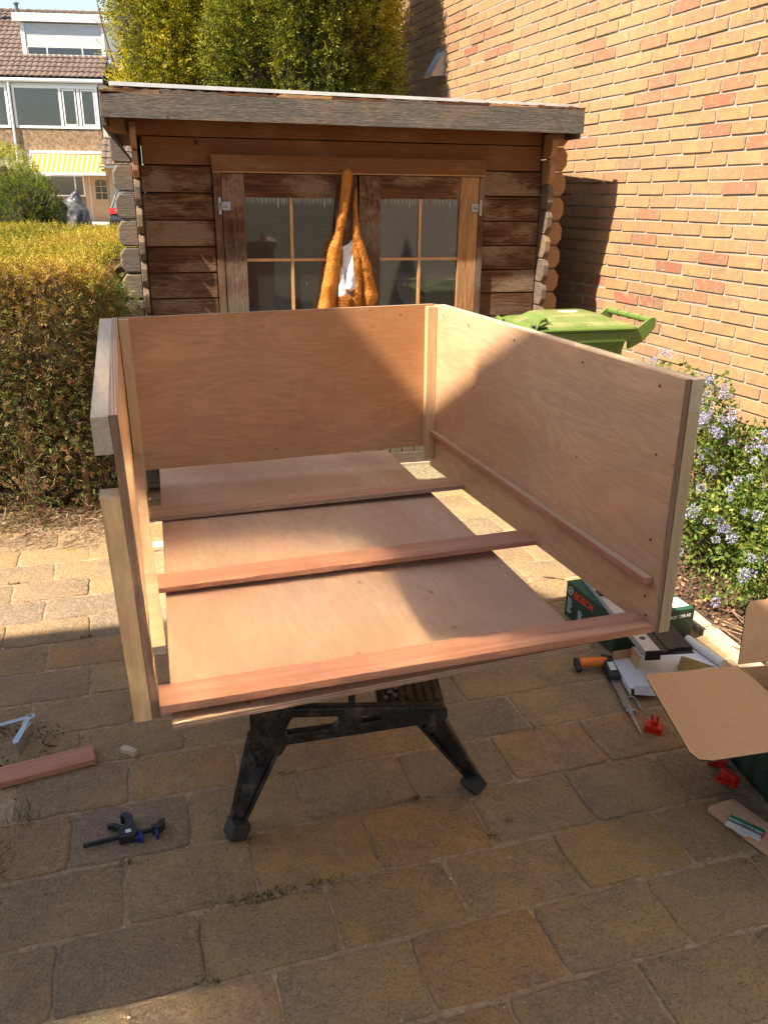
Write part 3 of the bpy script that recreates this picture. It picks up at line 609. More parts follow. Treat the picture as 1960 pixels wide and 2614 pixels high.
# door frame
m = MB(); m.prism(ch_rect(-.912, .543, 1.676, 1.750, 0, 0), -.001, -.030, M=XZ, inset=.005); m.build('lintel', m_logup, shed)
m = MB(); m.box(-.905, .540, -.018, .03, 1.668, 1.675); m.build('door_head', m_muntin, shed)
m = MB(); m.box(-.905, -.870, -.022, .03, .05, 1.667); m.build('door_jamb', m_door, shed)
m = MB(); m.box(.510, .540, -.022, .03, .05, 1.667); m.build('door_jamb', m_door, shed)
def door(x0, x1, sl, sr, gx, fl_):
    yb, yf = .012, -.020
    m = MB()
    m.box(x0, x0+sl, yf, yb, .085, 1.664); d = m.build('door', m_door, shed, bevel=.002)
    m = MB(); m.box(x1-sr, x1, yf, yb, .085, 1.664); m.build('stile', m_door if fl_ else m_doorworn, d, bevel=.002)
    for za, zb2 in ((1.552, 1.664), (.62, .70), (.085, .15)):
        m = MB(); m.box(x0+sl+.0005, x1-sr-.0005, yf+.002, yb, za, zb2); m.build('rail', m_doorh, d, bevel=.002)
    gx0, gx1 = x0+sl, x1-sr
    zs = [1.245, .965]
    m = MB(); m.box(gx-.0075, gx+.0075, yf+.006, yf+.020, .70, 1.552); m.build('glazing_bar', m_muntin, d)
    for z in zs:
        for a, b in ((gx0, gx-.0078), (gx+.0078, gx1)):
            m = MB(); m.box(a, b, yf+.007, yf+.0195, z-.007, z+.007); m.build('glazing_bar', m_muntin, d)
    zz = [1.552, 1.252, 1.238, .972, .958, .70]
    for a, b in ((gx0, gx-.0078), (gx+.0078, gx1)):
        for zt2, zb2 in ((1.552, 1.2525), (1.2375, .9725), (.9575, .70)):
            h = zt2-zb2; m = MB(); m.box(-(b-a)/2, (b-a)/2, 0, .004, -h, 0); m.build('pane', m_dust if zt2 > 1.5 else m_dust2, d, loc=((a+b)/2, yf+.016, zt2))
    npl = 6; w = (gx1-gx0)/npl
    for i in range(npl):
        m = MB(); m.box(gx0+i*w+.0025, gx0+(i+1)*w-.0025, yf+.008, yf+.02, .15, .62); m.build('plank', m_door, d, bevel=.003)
    hx = x0-.012 if fl_ else x1+.012
    for hz_ in (1.51, .35):
        m = MB(); m.box(hx-.007, hx+.007, yf-.006, yf-.001, hz_-.04, hz_+.04)
        s_ = 1 if fl_ else -1
        m.box(min(hx+s_*.012, hx+s_*.052), max(hx+s_*.012, hx+s_*.052), yf-.007, yf-.0005, hz_-.02, hz_+.02)
        m.tube([(hx+s_*.006, yf-.010, hz_-.017), (hx+s_*.006, yf-.010, hz_+.017)], .007, 8)
        m.tube([(hx+s_*.008, yf-.014, hz_), (hx+s_*.04, yf-.014, hz_)], .006, 8)
        m.build('hinge', m_metal, d)
    return d
dl = door(-.866, -.166, .113, .115, -.516, True); dr = door(-.156, .507, .115, .107, .180, False)
step = thing('doorstep_block', 'rough mossy concrete block on the ground in front of the shed doors', 'doorstep', (.0, 4.771, 0), rad(14.66))
m = MB(); m.box(-.45, .50, -.30, -.035, -.02, .075); m.build('block', plain('mossy_concrete', (.20, .165, .10), .95, var=.5, nscale=45, bump=.9), step, bevel=.006)
m = MB(); m.box(-.45, .50, -.0345, -.021, .055, .086); m.build('threshold_strip', m_pineh, step)

# ------------------------------------------------------------------ coat hanging from the door top
coat = thing('fleece_jacket', 'orange teddy fleece jacket with white lining hanging over the shed door', 'jacket', (-.22, 4.771-.22*.2616, 1.0), rad(14.66))
def fleece():
    t = NT('orange_teddy_fleece'); v = t.coord((1, 1, 1), randoff=False); n = t.noise(v, 90, 3, .6); n2 = t.noise(v, 12, 3, .5)
    c = t.mix(n2, (.40, .150, .028), (.50, .21, .045)); return t.end(t.bsdf(c, .95, normal=t.bump(n, 1., .006), spec=.1))
m_fleece = fleece(); m_lining = plain('white_lining', (.72, .70, .74), .7, var=.05, nscale=25, bump=.2)
def strand(name, rows_, mat, y0=-.07, fuzz=True, depth=.6, seg=26, nrow=90):
    # rows_: (z, xl, xr, y offset) from the top down, shed coordinates
    zs = np.array([r[0] for r in rows_]); tt = np.linspace(0, 1, nrow); zi = zs[0]+(zs[-1]-zs[0])*tt
    o_ = np.argsort(zs); xl = np.interp(zi, zs[o_], np.array([r[1] for r in rows_])[o_]); xr = np.interp(zi, zs[o_], np.array([r[2] for r in rows_])[o_]); yo = np.interp(zi, zs[o_], np.array([r[3] for r in rows_])[o_])
    for _ in range(4): xl[1:-1] = (xl[:-2]+xl[1:-1]*2+xl[2:])/4; xr[1:-1] = (xr[:-2]+xr[1:-1]*2+xr[2:])/4
    a = np.linspace(0, 2*pi, seg, endpoint=False); cx = (xl+xr)/2; hw = (xr-xl)/2; dd = np.minimum(hw*depth, .045)
    dz_ = np.abs(zi-zi[0]); dz2 = np.abs(zi-zi[-1]); end = np.sqrt(np.clip(1-(1-np.clip(dz_/.022, 0, 1))**2, .03, 1))*np.sqrt(np.clip(1-(1-np.clip(dz2/.02, 0, 1))**2, .03, 1))
    V = np.stack([cx[:, None]+hw[:, None]*end[:, None]*np.cos(a), y0+yo[:, None]+dd[:, None]*end[:, None]*np.sin(a), np.repeat(zi[:, None], seg, 1)], -1)
    fold = np.cos(a*3+tt[:, None]*3)*.10*hw[:, None]; V[..., 1] += fold*.7; nz = fbm(V.reshape(-1, 3), 55, 5).reshape(V.shape[:2])
    V[..., 0] += nz*.003; V[..., 1] += nz*.006; V = V.reshape(-1, 3)
    F = [(i*seg+j, i*seg+(j+1) % seg, (i+1)*seg+(j+1) % seg, (i+1)*seg+j) for i in range(nrow-1) for j in range(seg)]
    V[:, 0] += .22; V[:, 2] -= 1.0
    o = nmesh(name, V, np.array(F), mat, coat, smooth=True)
    if fuzz:
        k = nrs.randint(0, len(V), 9000); P = V[k]+nrs.normal(0, .0022, (9000, 3)); c0 = np.stack([np.repeat(cx+.22, seg), np.full(nrow*seg, y0), V[:, 2]], 1)
        D = unit(V-c0)[k]+nrs.normal(0, .6, (9000, 3)); V3, F3, T3 = leafset(P, D, nrs.uniform(.003, .006, 9000), nrs.uniform(.0009, .0016, 9000), pal([(.38, .13, .02), (.52, .22, .045), (.60, .31, .09)], nrs.rand(9000)))
        nmesh('pile', V3, F3, m_tint, o, T3, kind='stuff')
    return o
strand('sleeve_left', [(1.690, -.246, -.200, -.01), (1.656, -.248, -.198, 0), (1.488, -.266, -.226, .0), (1.379, -.286, -.250, .005), (1.302, -.326, -.256, 0), (1.187, -.347, -.262, 0), (1.08, -.368, -.280, 0), (.996, -.388, -.292, 0), (.86, -.40, -.285, 0)], m_fleece)
strand('sleeve_right', [(1.60, -.178, -.168, .03), (1.508, -.186, -.168, .025), (1.369, -.190, -.156, .01), (1.30, -.180, -.130, 0), (1.219, -.168, -.100, 0), (1.10, -.150, -.072, 0), (1.045, -.138, -.058, 0), (1.00, -.128, -.085, 0), (.985, -.122, -.10, 0)], m_fleece)
strand('front_edge', [(1.36, -.192, -.172, .012), (1.25, -.196, -.158, -.012), (1.15, -.190, -.156, -.015), (1.08, -.200, -.152, -.012), (1.0, -.208, -.148, 0), (.90, -.21, -.145, 0)], m_fleece)
strand('inner_front', [(1.30, -.268, -.252, .0), (1.2, -.270, -.255, 0), (1.1, -.28, -.262, .0), (1.0, -.285, -.262, 0), (.90, -.285, -.260, 0)], m_fleece)
strand('hem', [(1.075, -.262, -.225, -.012), (1.045, -.276, -.205, -.018), (1.01, -.280, -.212, -.016), (.97, -.272, -.215, 0), (.90, -.268, -.22, 0)], m_fleece)
strand('body_back', [(1.24, -.30, -.10, .035), (1.1, -.33, -.08, .035), (.98, -.36, -.09, .035), (.88, -.37, -.09, .035)], m_fleece, depth=.12, fuzz=False)
strand('lining', [(1.355, -.192, -.184, .02), (1.325, -.215, -.184, .018), (1.308, -.262, -.184, .015), (1.25, -.262, -.186, .012), (1.15, -.262, -.186, .012), (1.08, -.262, -.19, .012), (1.02, -.26, -.20, .012)], m_lining, depth=.12, fuzz=False)
strand('lining_fold', [(1.28, -.196, -.188, .0), (1.20, -.226, -.186, -.012), (1.15, -.236, -.184, -.022), (1.10, -.240, -.184, -.022), (1.085, -.225, -.195, -.01)], m_lining, depth=.35, fuzz=False)
strand('lining_fold', [(1.23, -.262, -.255, .0), (1.17, -.270, -.246, -.012), (1.10, -.278, -.236, -.018), (1.06, -.280, -.226, -.016), (1.03, -.262, -.222, -.01)], m_lining, depth=.35, fuzz=False)

# ================================================================== PLYWOOD BOX on the workbench
BR = Matrix.Rotation(.3011, 3, 'Z') @ Matrix.Rotation(-.016, 3, 'X') @ Matrix.Rotation(-.0131, 3, 'Y')
boxo = thing('plywood_box', 'half built open plywood box with four sides and reddish cross rails', 'box', (-.3736, 1.2107, .75))
boxo.matrix_world = Matrix.Translation((-.3736, 1.2107, .75)) @ BR.to_4x4()
T_, CT = .0135, .026; Wb, Yb, ZB, ZT = .9561, 1.2884, -.0332, .4999
def panel(name, p, mats, mis, par=boxo, bev=0):
    m = MB(); m.hexa([Vector(q) for q in p], mis=mis); return m.build(name, mats, par)
# side panels, flaring outwards a little at the free near ends. object x-axis along the grain needs the face in xz, so the sides are built turned
def sidepanel(name, pts):
    # pts in box coords; build in a local frame whose x runs along box y
    R_ = Matrix.Rotation(pi/2, 4, 'Z'); Ri = R_.inverted()
    m = MB(); m.hexa([Ri @ Vector(q) for q in pts], mis=[1, 1, 0, 1, 0, 2]); o = m.build(name, [m_ply2, m_plyedge, m_edgebrown], boxo); o.matrix_local = R_; return o
y0 = .025
lp = sidepanel('side_panel', [(-T_, y0, ZB), (-T_-.003, Yb+T_, ZB), (-.003, Yb+T_, ZB), (0, y0, ZB), (-.0127-T_, y0, ZT), (-.003-T_, Yb+T_, ZT), (-.003, Yb+T_, ZT), (-.0127, y0, ZT)])
y0r = .0032
rp = sidepanel('side_panel', [(Wb, y0r, -.0126), (Wb, Yb+T_, ZB), (Wb+T_, Yb+T_, ZB), (Wb+T_, y0r, -.0126), (Wb+.0108, y0r, .4947), (Wb+.005, Yb+T_, .5), (Wb+.005+T_, Yb+T_, .5), (Wb+.0108+T_, y0r, .4947)])
bp = panel('back_panel', [(.001, Yb, .042), (Wb-.001, Yb, .042), (Wb-.001, Yb+T_, .042), (.001, Yb+T_, .042), (-.0, Yb, .4995), (Wb+.003, Yb, .5025), (Wb+.003, Yb+T_, .5025), (-.0, Yb+T_, .4995)], [m_ply, m_plyedge], [1, 1, 0, 1, 0, 1])
# corner posts
m = MB(); m.hexa([(.001, Yb-.022, -.02), (.0295, Yb-.022, -.02), (.0295, Yb-.0005, -.02), (.001, Yb-.0005, -.02), (-.001, Yb-.022, .497), (.0270, Yb-.022, .497), (.0270, Yb-.0005, .497), (-.001, Yb-.0005, .497)]); m.build('corner_post', m_pine, boxo)
m = MB(); m.hexa([(Wb-.0315, Yb-.026, .0), (Wb-.001, Yb-.026, .0), (Wb-.001, Yb-.0005, .0), (Wb-.0315, Yb-.0005, .0), (Wb-.0265, Yb-.026, .4965), (Wb+.003, Yb-.026, .4965), (Wb+.003, Yb-.0005, .4965), (Wb-.0265, Yb-.0005, .4965)]); m.build('corner_post', m_pine, boxo)
# ledgers
m = MB(); m.hexa([(Wb-.018, .0215, .087), (Wb-.0005, .0215, .087), (Wb-.0005, 1.262, .087), (Wb-.018, 1.262, .087), (Wb-.018, .0215, .0995), (Wb-.0005, .0215, .0995), (Wb-.0005, 1.262, .0995), (Wb-.018, 1.262, .0995)], mis=[0, 1, 0, 0, 0, 0]); m.build('ledger', [m_rail, m_plyflat], boxo)
# ledger on the left panel
m = MB(); m.hexa([(.0015, .024, .088), (.021, .024, .088), (.021, 1.25, .088), (-.001, 1.25, .088), (-.0015, .024, .1035), (.021, .024, .1035), (.021, 1.25, .1035), (-.0015, 1.25, .1035)], mis=[0, 1, 0, 0, 1, 0]); m.build('ledger', [m_pineh, m_ply2], boxo)
# rails
def rail(ya, yb_, z0, z1, xa, xb, mat, dz=0, yaw=0):
    m = MB(); m.hexa([(xa, ya, z0), (xb, ya+yaw, z0), (xb, yb_+yaw, z0), (xa, yb_, z0), (xa, ya, z1), (xb, ya+yaw, z1), (xb, yb_+yaw, z1), (xa, yb_, z1)]); return m.build('rail', mat, boxo, bevel=.0012)
rail(.0, .070, -.0125, .003, .001, Wb-.002, m_rail)
rail(.487, .567, -.010, .0025, .017, Wb-.011, m_rail)
m = MB(); m.hexa([(.018, .957, -.009), (Wb-.015, .957, -.009), (Wb-.015, 1.046, -.009), (.018, 1.046, -.009), (.018, .957, .003), (Wb-.015, .957, .003), (Wb-.015, 1.046, .003), (.018, 1.046, .003)], mis=[1, 0, 1, 1, 1, 1]); m.build('rail', [m_railtan, m_plyedgez], boxo)
# outside battens: left top cleat, left upright, right top cleat, right upright
m = MB(); m.hexa([(-.0127-T_-CT, y0-.002, .440), (-.0115-T_, y0-.002, .440), (-.0035-T_, Yb+T_, .440), (-.003-T_-.035, Yb+T_, .440), (-.0127-T_-CT, y0-.002, .4985), (-.0132-T_, y0-.002, .4985), (-.0035-T_, Yb+T_, .4985), (-.003-T_-.035, Yb+T_, .4985)]); m.build('top_batten', m_pineh, boxo)
m = MB(); m.hexa([(-T_-.030, y0-.004, ZB), (-T_-.0005, y0-.004, ZB), (-T_-.0005, y0+.044, ZB), (-T_-.030, y0+.044, ZB), (-T_-.040, y0-.004, .372), (-T_-.0101, y0-.004, .372), (-T_-.0101, y0+.044, .372), (-T_-.040, y0+.044, .372)]); m.build('upright_batten', m_pine, boxo)
m = MB(); m.hexa([(Wb+T_+.0095, y0r-.002, .434), (Wb+T_+.034, y0r-.002, .434), (Wb+T_+.031, Yb+T_, .44), (Wb+T_+.0055, Yb+T_, .44), (Wb+T_+.0112, y0r-.002, .4935), (Wb+T_+.037, y0r-.002, .4935), (Wb+T_+.031, Yb+T_, .4985), (Wb+T_+.0055, Yb+T_, .4985)]); m.build('top_batten', m_pineh, boxo)
m = MB(); m.hexa([(Wb+T_+.0005, y0r-.002, -.016), (Wb+T_+.024, y0r-.002, -.016), (Wb+T_+.024, y0r+.04, -.016), (Wb+T_+.0005, y0r+.04, -.016), (Wb+T_+.0096, y0r-.002, .4335), (Wb+T_+.034, y0r-.002, .4335), (Wb+T_+.034, y0r+.04, .4335), (Wb+T_+.0096, y0r+.04, .4335)]); m.build('upright_batten', wood('greyish_pine', (.36, .255, .15), (.42, .31, .19), (.46, .35, .23), grain=(9, 9, .55), scale=4.5, bump=.05), boxo)
sc = MB(); sc.tube([(-.0006, 0, 0), (-.0020, 0, 0)], .0026, 10); so = sc.build('screw', plain('dark_screw', (.12, .06, .03), .4, .8), boxo); sme = so.data; bpy.data.objects.remove(so)
for y, z in ((.075, .47), (.36, .468), (.70, .47), (1.0, .472), (1.2, .478), (.06, .34), (.045, .17), (.04, .05), (.35, .255), (.95, .30), (.03, .012)):
    place('screw', sme, boxo, (Wb+.0005+.0105*z/.5*(1-y/Yb), y, z))
# loose sheet on the bench
SZ = .722; A_, B_, C_, D_ = (-.354, 1.208), (-.733, 2.621), (.007, 2.868), (.4165, 1.497)
cA = Vector((A_[0], A_[1], SZ-.012)); ang = math.atan2(D_[1]-A_[1], D_[0]-A_[0]); Ri = Matrix.Rotation(-ang, 4, 'Z')
lc = [Ri @ (Vector((p[0], p[1], SZ-.012))-cA) for p in (A_, D_, C_, B_)]
m = MB(); m.hexa(lc+[q+Vector((0, 0, .012)) for q in lc], mis=[0, 0, 1, 1, 1, 1]); o = m.build('plywood_sheet', [m_plyflat, m_plyedgez], None, loc=cA, rot=(0, 0, ang))
tag(o, 'large loose plywood sheet lying flat on the workbench under the box rails', 'plywood sheet')

# ================================================================== FOLDING WORKBENCH
wbn = thing('folding_workbench', 'black plastic and steel folding workbench standing on the shaded pavers', 'workbench', (-.36, 1.80, 0), rad(5))
def frame_with_holes(outline, holes, th, mat, name, M_, parent, bev=.0):
    cu = bpy.data.curves.new(name, 'CURVE'); cu.dimensions = '2D'; cu.fill_mode = 'BOTH'; cu.extrude = th/2; cu.bevel_depth = bev; cu.bevel_resolution = 2
    for pts in [outline]+holes:
        sp = cu.splines.new('POLY'); sp.points.add(len(pts)-1); sp.use_cyclic_u = True
        for i, p in enumerate(pts): sp.points[i].co = (p[0], p[1], 0, 1)
    t = bpy.data.objects.new(name, cu); COL.objects.link(t); bpy.context.view_layer.update()
    me = bpy.data.meshes.new_from_object(t.evaluated_get(bpy.context.evaluated_depsgraph_get())); bpy.data.objects.remove(t); bpy.data.curves.remove(cu)
    me.transform(M_); me.materials.clear(); me.materials.append(mat); o = bpy.data.objects.new(name, me); COL.objects.link(o); o.parent = parent; return o
def rounded(pts, r, n=4):
    out = []
    for i, p in enumerate(pts):
        a = Vector(pts[i-1]); b = Vector(p); c = Vector(pts[(i+1) % len(pts)]); u = (a-b); v = (c-b); k = min(r, u.length*.45, v.length*.45); u.normalize(); v.normalize()
        for j in range(n+1):
            t = j/n; q = (b+u*k)*(1-t)**2+b*2*t*(1-t)+(b+v*k)*t*t; out.append((q.x, q.y))
    return out
H1 = rounded([(.132, .328), (.252, .326), (.257, .305), (.240, .285), (.118, .272), (.110, .280)], .010); H2 = rounded([(.308, .324), (.364, .322), (.366, .307), (.350, .303), (.304, .297)], .008)
frame_with_holes(rounded([(.030, .352), (.524, .338), (.530, .312), (.521, .299), (.306, .270), (.117, .246), (.100, .214), (.031, .214)], .008), [H1[::-1], H2[::-1]], .022, m_bench, 'front_frame', XZ @ Matrix.Translation((0, 0, .012)), wbn, .003)
frame_with_holes(rounded([(.030, .352), (.524, .338), (.530, .312), (.521, .299), (.306, .270), (.117, .246), (.100, .214), (.031, .214)], .008), [H1[::-1], H2[::-1]], .022, m_bench, 'rear_frame', XZ @ Matrix.Translation((0, 0, .60)), wbn, .003)
def wloc(x, y, z):
    return Matrix.Rotation(-rad(5), 3, 'Z') @ (Vector((x, y, z))-Vector((-.36, 1.80, 0)))
def leg(top_a, top_b, foot, wd, name='leg'):
    # hollow tapered leg: wide at the top, two flanges and a web
    f = wloc(*foot); ta = Vector(top_a); tb = Vector(top_b); d = (tb-ta).normalized(); back = Vector((0, .045, 0)); m = MB()
    fa, fb = f-d*wd/2, f+d*wd/2
    up_ = Vector((0, 0, .01))
    m.hexa([fa+up_, fa+up_+d*.010, fa+up_+d*.010+Vector((0, .035, 0)), fa+up_+Vector((0, .035, 0)), ta, ta+d*.012, ta+d*.012+back, ta+back])
    m.hexa([fb+up_-d*.010, fb+up_, fb+up_+Vector((0, .035, 0)), fb+up_-d*.010+Vector((0, .035, 0)), tb-d*.012, tb, tb+back, tb-d*.012+back])
    m.hexa([fa+up_+d*.0101+Vector((0, .012, 0)), fb+up_-d*.0101+Vector((0, .012, 0)), fb+up_-d*.0101+Vector((0, .02, 0)), fa+up_+d*.0101+Vector((0, .02, 0)), ta+d*.0121+Vector((0, .018, 0)), tb-d*.0121+Vector((0, .018, 0)), tb-d*.0121+Vector((0, .028, 0)), ta+d*.0121+Vector((0, .028, 0))])
    lg = m.build(name, m_bench, wbn, bevel=.0025)
    ax = (ta+tb)/2-f; ax.normalize(); m = MB(); q = Matrix.Translation(f) @ ax.to_track_quat('Z', 'X').to_matrix().to_4x4()
    m.box(-.025, .025, -.025, .025, -.002, .045, M=q); m.build('rubber_foot', m_rubber, lg, bevel=.005)
    return lg
leg((.016, .0, .262), (.118, .0, .262), (-.378, 1.752, .004), .040)
leg((.440, .0, .300), (.522, .0, .302), (.268, 1.958, .004), .040)
leg((.016, .56, .262), (.112, .56, .262), (-.45, 2.48, .004), .040)
leg((.440, .56, .300), (.522, .56, .302), (.24, 2.62, .004), .040)
for px, pz, q in ((.05, .215, -1), (.49, .302, 1)):
    m = MB(); m.tube([(px, .012, pz-.035), (px, .012, pz+.02)], .017, 12); m.build('leg_socket', m_bench, wbn)
# upper struts up to the jaws
for y in (.004, .592):
    m = MB(); m.box(.036, .058, y, y+.02, .345, .681); m.build('strut', m_bench, wbn, bevel=.002)
    m = MB(); m.tube([(.068, y-.010, .262), (.145, y-.010, .383), (.30, y-.010, .675)], .0085, 10); m.build('diagonal_brace', m_bench, wbn)
    m = MB(); m.box(.276, .294, y+.002, y+.022, .335, .681); m.build('strut', m_bench, wbn, bevel=.002)
for y0_, y1_, x0_, x1_ in ((.0, .60, .03, .13), (.0, .60, .20, .33)):
    m = MB(); m.box(x0_, x1_, y0_-.02, y1_+.02, .682, .7095); m.build('jaw', wood('bench_jaw', (.30, .19, .10), (.38, .25, .14), (.45, .31, .19)), wbn, bevel=.003)
# ribbed step with round studs
st = MB(); sx0, sx1 = .352, .525
st.box(sx0, sx1, .016, .20, .318, .338)
for k in range(7): st.box(sx0+.01+k*.0235, sx0+.021+k*.0235, .03, .19, .3381, .3425)
so = st.build('step', m_bench, wbn, bevel=.0015)
for i, (a, b) in enumerate(((.375, .05), (.388, .075), (.38, .10), (.40, .06), (.405, .095))):
    m = MB(); m.tube([(a, b, .3382), (a, b, .344)], .007, 12); m.build('stud', plain('dusty_stud', (.14, .11, .08), .7), so)

# ================================================================== WHEELIE BIN
def binmat():
    t = NT('green_bin_plastic'); v = t.coord((1, 1, 1), randoff=False); n = t.noise(v, 5, 5, .65); n2 = t.noise(v, 60, 4, .7); sn = t.n('ShaderNodeSeparateXYZ'); t.l(t.n('ShaderNodeNewGeometry').outputs['Normal'], sn.inputs[0])
    upf = t.ramp(sn.outputs[2], [(.75, 0.), (.97, 1.)]); d = t.math('MULTIPLY', upf, t.ramp(t.math('MULTIPLY', n, t.math('ADD', n2, .5)), [(.38, 0.), (.62, .75)]))
    return t.end(t.bsdf(t.mix(d, (.095, .155, .030), (.27, .24, .12)), t.ramp(n, [(.3, .35), (.7, .6)]), spec=.45))
m_green = binmat()
m_bin = thing('wheelie_bin', 'green plastic wheelie bin with closed lid standing between shed and brick wall', 'wheelie bin', (.868, 4.118, 0), rad(15))
cxm = Vector((.868, 4.118, 0))
def loft(rings, cap=True):
    m = MB(); n = len(rings[0]); vs = [p for r in rings for p in r]; fs = []
    for k in range(len(rings)-1):
        for i in range(n): j = (i+1) % n; fs.append((k*n+i, k*n+j, (k+1)*n+j, (k+1)*n+i))
    if cap: fs += [tuple(range(n-1, -1, -1)), tuple(range((len(rings)-1)*n, len(rings)*n))]
    return m.add(vs, fs)
def rrect(hx, hy, r, z, cx=0, cy=0, n=4):
    return [(p[0]+cx, p[1]+cy, z) for p in rounded([(-hx, -hy), (hx, -hy), (hx, hy), (-hx, hy)], r, n)]
bd = loft([rrect(.17, .155, .03, .06), rrect(.185, .165, .035, .45), rrect(.215, .195, .04, .90), rrect(.222, .200, .04, .935), rrect(.238, .215, .04, .94), rrect(.24, .217, .04, .985)])
for k in (-.12, -.035, .055, .135):
    bd.hexa([(k-.006, -.176, .10), (k+.006, -.176, .10), (k+.006, -.16, .10), (k-.006, -.16, .10), (k-.006, -.205, .90), (k+.006, -.205, .90), (k+.006, -.18, .90), (k-.006, -.18, .90)])
bd.build('body', m_green, m_bin, smooth=False)
lid = loft([rrect(.262, .222, .045, .988), rrect(.265, .226, .045, .999), rrect(.262, .222, .045, 1.006), rrect(.245, .208, .045, 1.016), rrect(.232, .198, .045, 1.019)], False)
lid.add([], [])
lo = lid.build('lid', m_green, m_bin, smooth=False)
lt = loft([rrect(.232, .198, .045, 1.019), rrect(.19, .155, .05, 1.026), rrect(.15, .12, .04, 1.048, -.01), rrect(.12, .09, .04, 1.056, -.01)]); lt.build('lid_dome', m_green, lo)
for sy in (-1, 1):
    m = MB(); m.tube([(-.275, sy*.17-.04, 1.0), (-.285, sy*.17, 1.012), (-.275, sy*.17+.04, 1.0)], .011, 8); m.build('lid_grip', m_green, lo)
m = MB(); m.box(-.262, -.205, -.224, -.165, 1.0145, 1.018); m.build('grip_recess', m_black, lo)
m = MB(); m.tube([(-.262, -.228, 1.008), (-.240, -.205, 1.038), (-.19, -.16, 1.044), (-.165, -.185, 1.02)], [.003, .010, .010, .003], 8); m.build('lid_grip', m_green, lo)
stk = MB(); stk.prism([(cos(a)*.05-.0, sin(a)*.038) for a in np.linspace(0, 2*pi, 24, endpoint=False)], 1.0562, 1.0568); stk.build('sticker', plain('pale_sticker', (.55, .52, .42), .6), lo)
hb = MB(); hb.tube([(.335, -.20, 1.03), (.335, .20, 1.03)], .015, 12); hb.build('handle', m_green, m_bin, smooth=False)
for k in (-.10, 0., .10):
    m = MB(); m.tube([(.335, k-.004, 1.03), (.335, k+.004, 1.03)], .018, 12); m.build('handle_ring', m_green, m_bin)
for sy in (-.20, .20):
    m = MB(); m.prism(rounded([(.22, .90), (.30, .94), (.352, 1.0), (.352, 1.045), (.325, 1.045), (.25, .99), (.22, .985)], .012), sy-.007, sy+.007, M=XZ); m.build('handle_bracket', m_green, m_bin)
for sy in (-.2, .17):
    m = MB(); m.tube([(.19, sy, .085), (.19, sy+.035, .085)], .085, 20); m.build('wheel', m_black, m_bin)
# ================================================================== TOOL BOXES, CARTONS, TOOLS ON THE GROUND
m_dgreen = plain('dark_green_card', (.012, .040, .024), .5, var=.25, nscale=12)
m_dgreent = plain('green_card_top', (.018, .075, .042), .55, var=.25, nscale=20)
m_red = plain('red_print', (.62, .03, .015), .5, var=.03); m_wprint = plain('white_print', (.6, .62, .60), .6, var=.03)
def text(s, size, M_, mat, parent, name='lettering', ext=.0004, bold=.0):
    cu = bpy.data.curves.new(name, 'FONT'); cu.body = s; cu.size = size; cu.extrude = ext; cu.offset = bold; cu.align_x = 'LEFT'
    t = bpy.data.objects.new(name, cu); COL.objects.link(t); bpy.context.view_layer.update()
    me = bpy.data.meshes.new_from_object(t.evaluated_get(bpy.context.evaluated_depsgraph_get())); bpy.data.objects.remove(t); bpy.data.curves.remove(cu)
    me.materials.clear(); me.materials.append(mat); o = bpy.data.objects.new(name, me); COL.objects.link(o); o.parent = parent; o.matrix_local = M_; return o
A2 = Vector((.737, 3.029, 0)); B2 = Vector((.842, 2.706, 0)); C2 = Vector((1.162, 2.822, 0))
tb = thing('power_tool_carton', 'dark green power tool carton with red and white lettering lying behind the box rail', 'carton', tuple(B2), math.atan2(C2.y-B2.y, C2.x-B2.x))
LX, LY, LZ = (C2-B2).length, (A2-B2).length, .148
m = MB(); m.hexa([(0, 0, .001), (LX, 0, .001), (LX, LY, .001), (0, LY, .001), (0, 0, LZ), (LX, -.002, LZ-.012), (LX, LY, LZ-.006), (0, LY, LZ)], mis=[0, 1, 0, 0, 0, 0]); m.build('carton_body', [m_dgreen, m_dgreent], tb, bevel=.003)
m = MB(); m.hexa([(.25, .02, LZ-.0085), (LX-.01, .02, LZ-.0105), (LX-.01, .09, LZ-.009), (.25, .09, LZ-.006), (.25, .02, LZ-.0075), (LX-.01, .02, LZ-.0095), (LX-.01, .09, LZ-.008), (.25, .09, LZ-.005)]); m.build('pale_top_patch', m_wprint, tb)  # pale patch on the right part of the carton top
# left face lies in the plane x=0 and is read from -x, so its text runs towards -y
def leftM(y, z): return Matrix(((0, 0, -1, -.0008), (-1, 0, 0, y), (0, 1, 0, z), (0, 0, 0, 1)))
def frontM(x, z, y=-.003): return Matrix(((1, 0, 0, x), (0, 0, -1, y), (0, 1, 0, z), (0, 0, 0, 1)))
text('BOSCH', .040, leftM(LY-.060, .100), m_red, tb, bold=.0009)
rg = MB(); rg.tube([(-.001, LY-.032+cos(a)*.016, .118+sin(a)*.016) for a in np.linspace(0, 2*pi, 24, endpoint=False)], .0012, 6, closed=True)
rg.box(-.0015, -.0005, LY-.040, LY-.024, .1172, .1188); rg.box(-.0015, -.0005, LY-.0410, LY-.0388, .109, .127); rg.box(-.0015, -.0005, LY-.0252, LY-.023, .109, .127); rg.build('logo', m_wprint, tb)
tl = MB(); r = random.Random(3)
for cx_, cz, nl, wl_ in ((LY-.018, .082, 9, .034), (LY-.095, .060, 9, .030), (LY-.150, .055, 8, .028), (LY-.21, .05, 8, .03)):
    for k in range(nl):
        w_ = wl_*r.uniform(.6, 1); tl.box(-.0012, -.0004, cx_-w_, cx_, cz-k*.0072, cz-k*.0072+.0022)
tl.build('small_print', m_wprint, tb, )['kind'] = 'stuff'
text('POF 1200 AE', .0165, frontM(LX-.108, LZ-.042, -.0032), m_wprint, tb, bold=.0006)
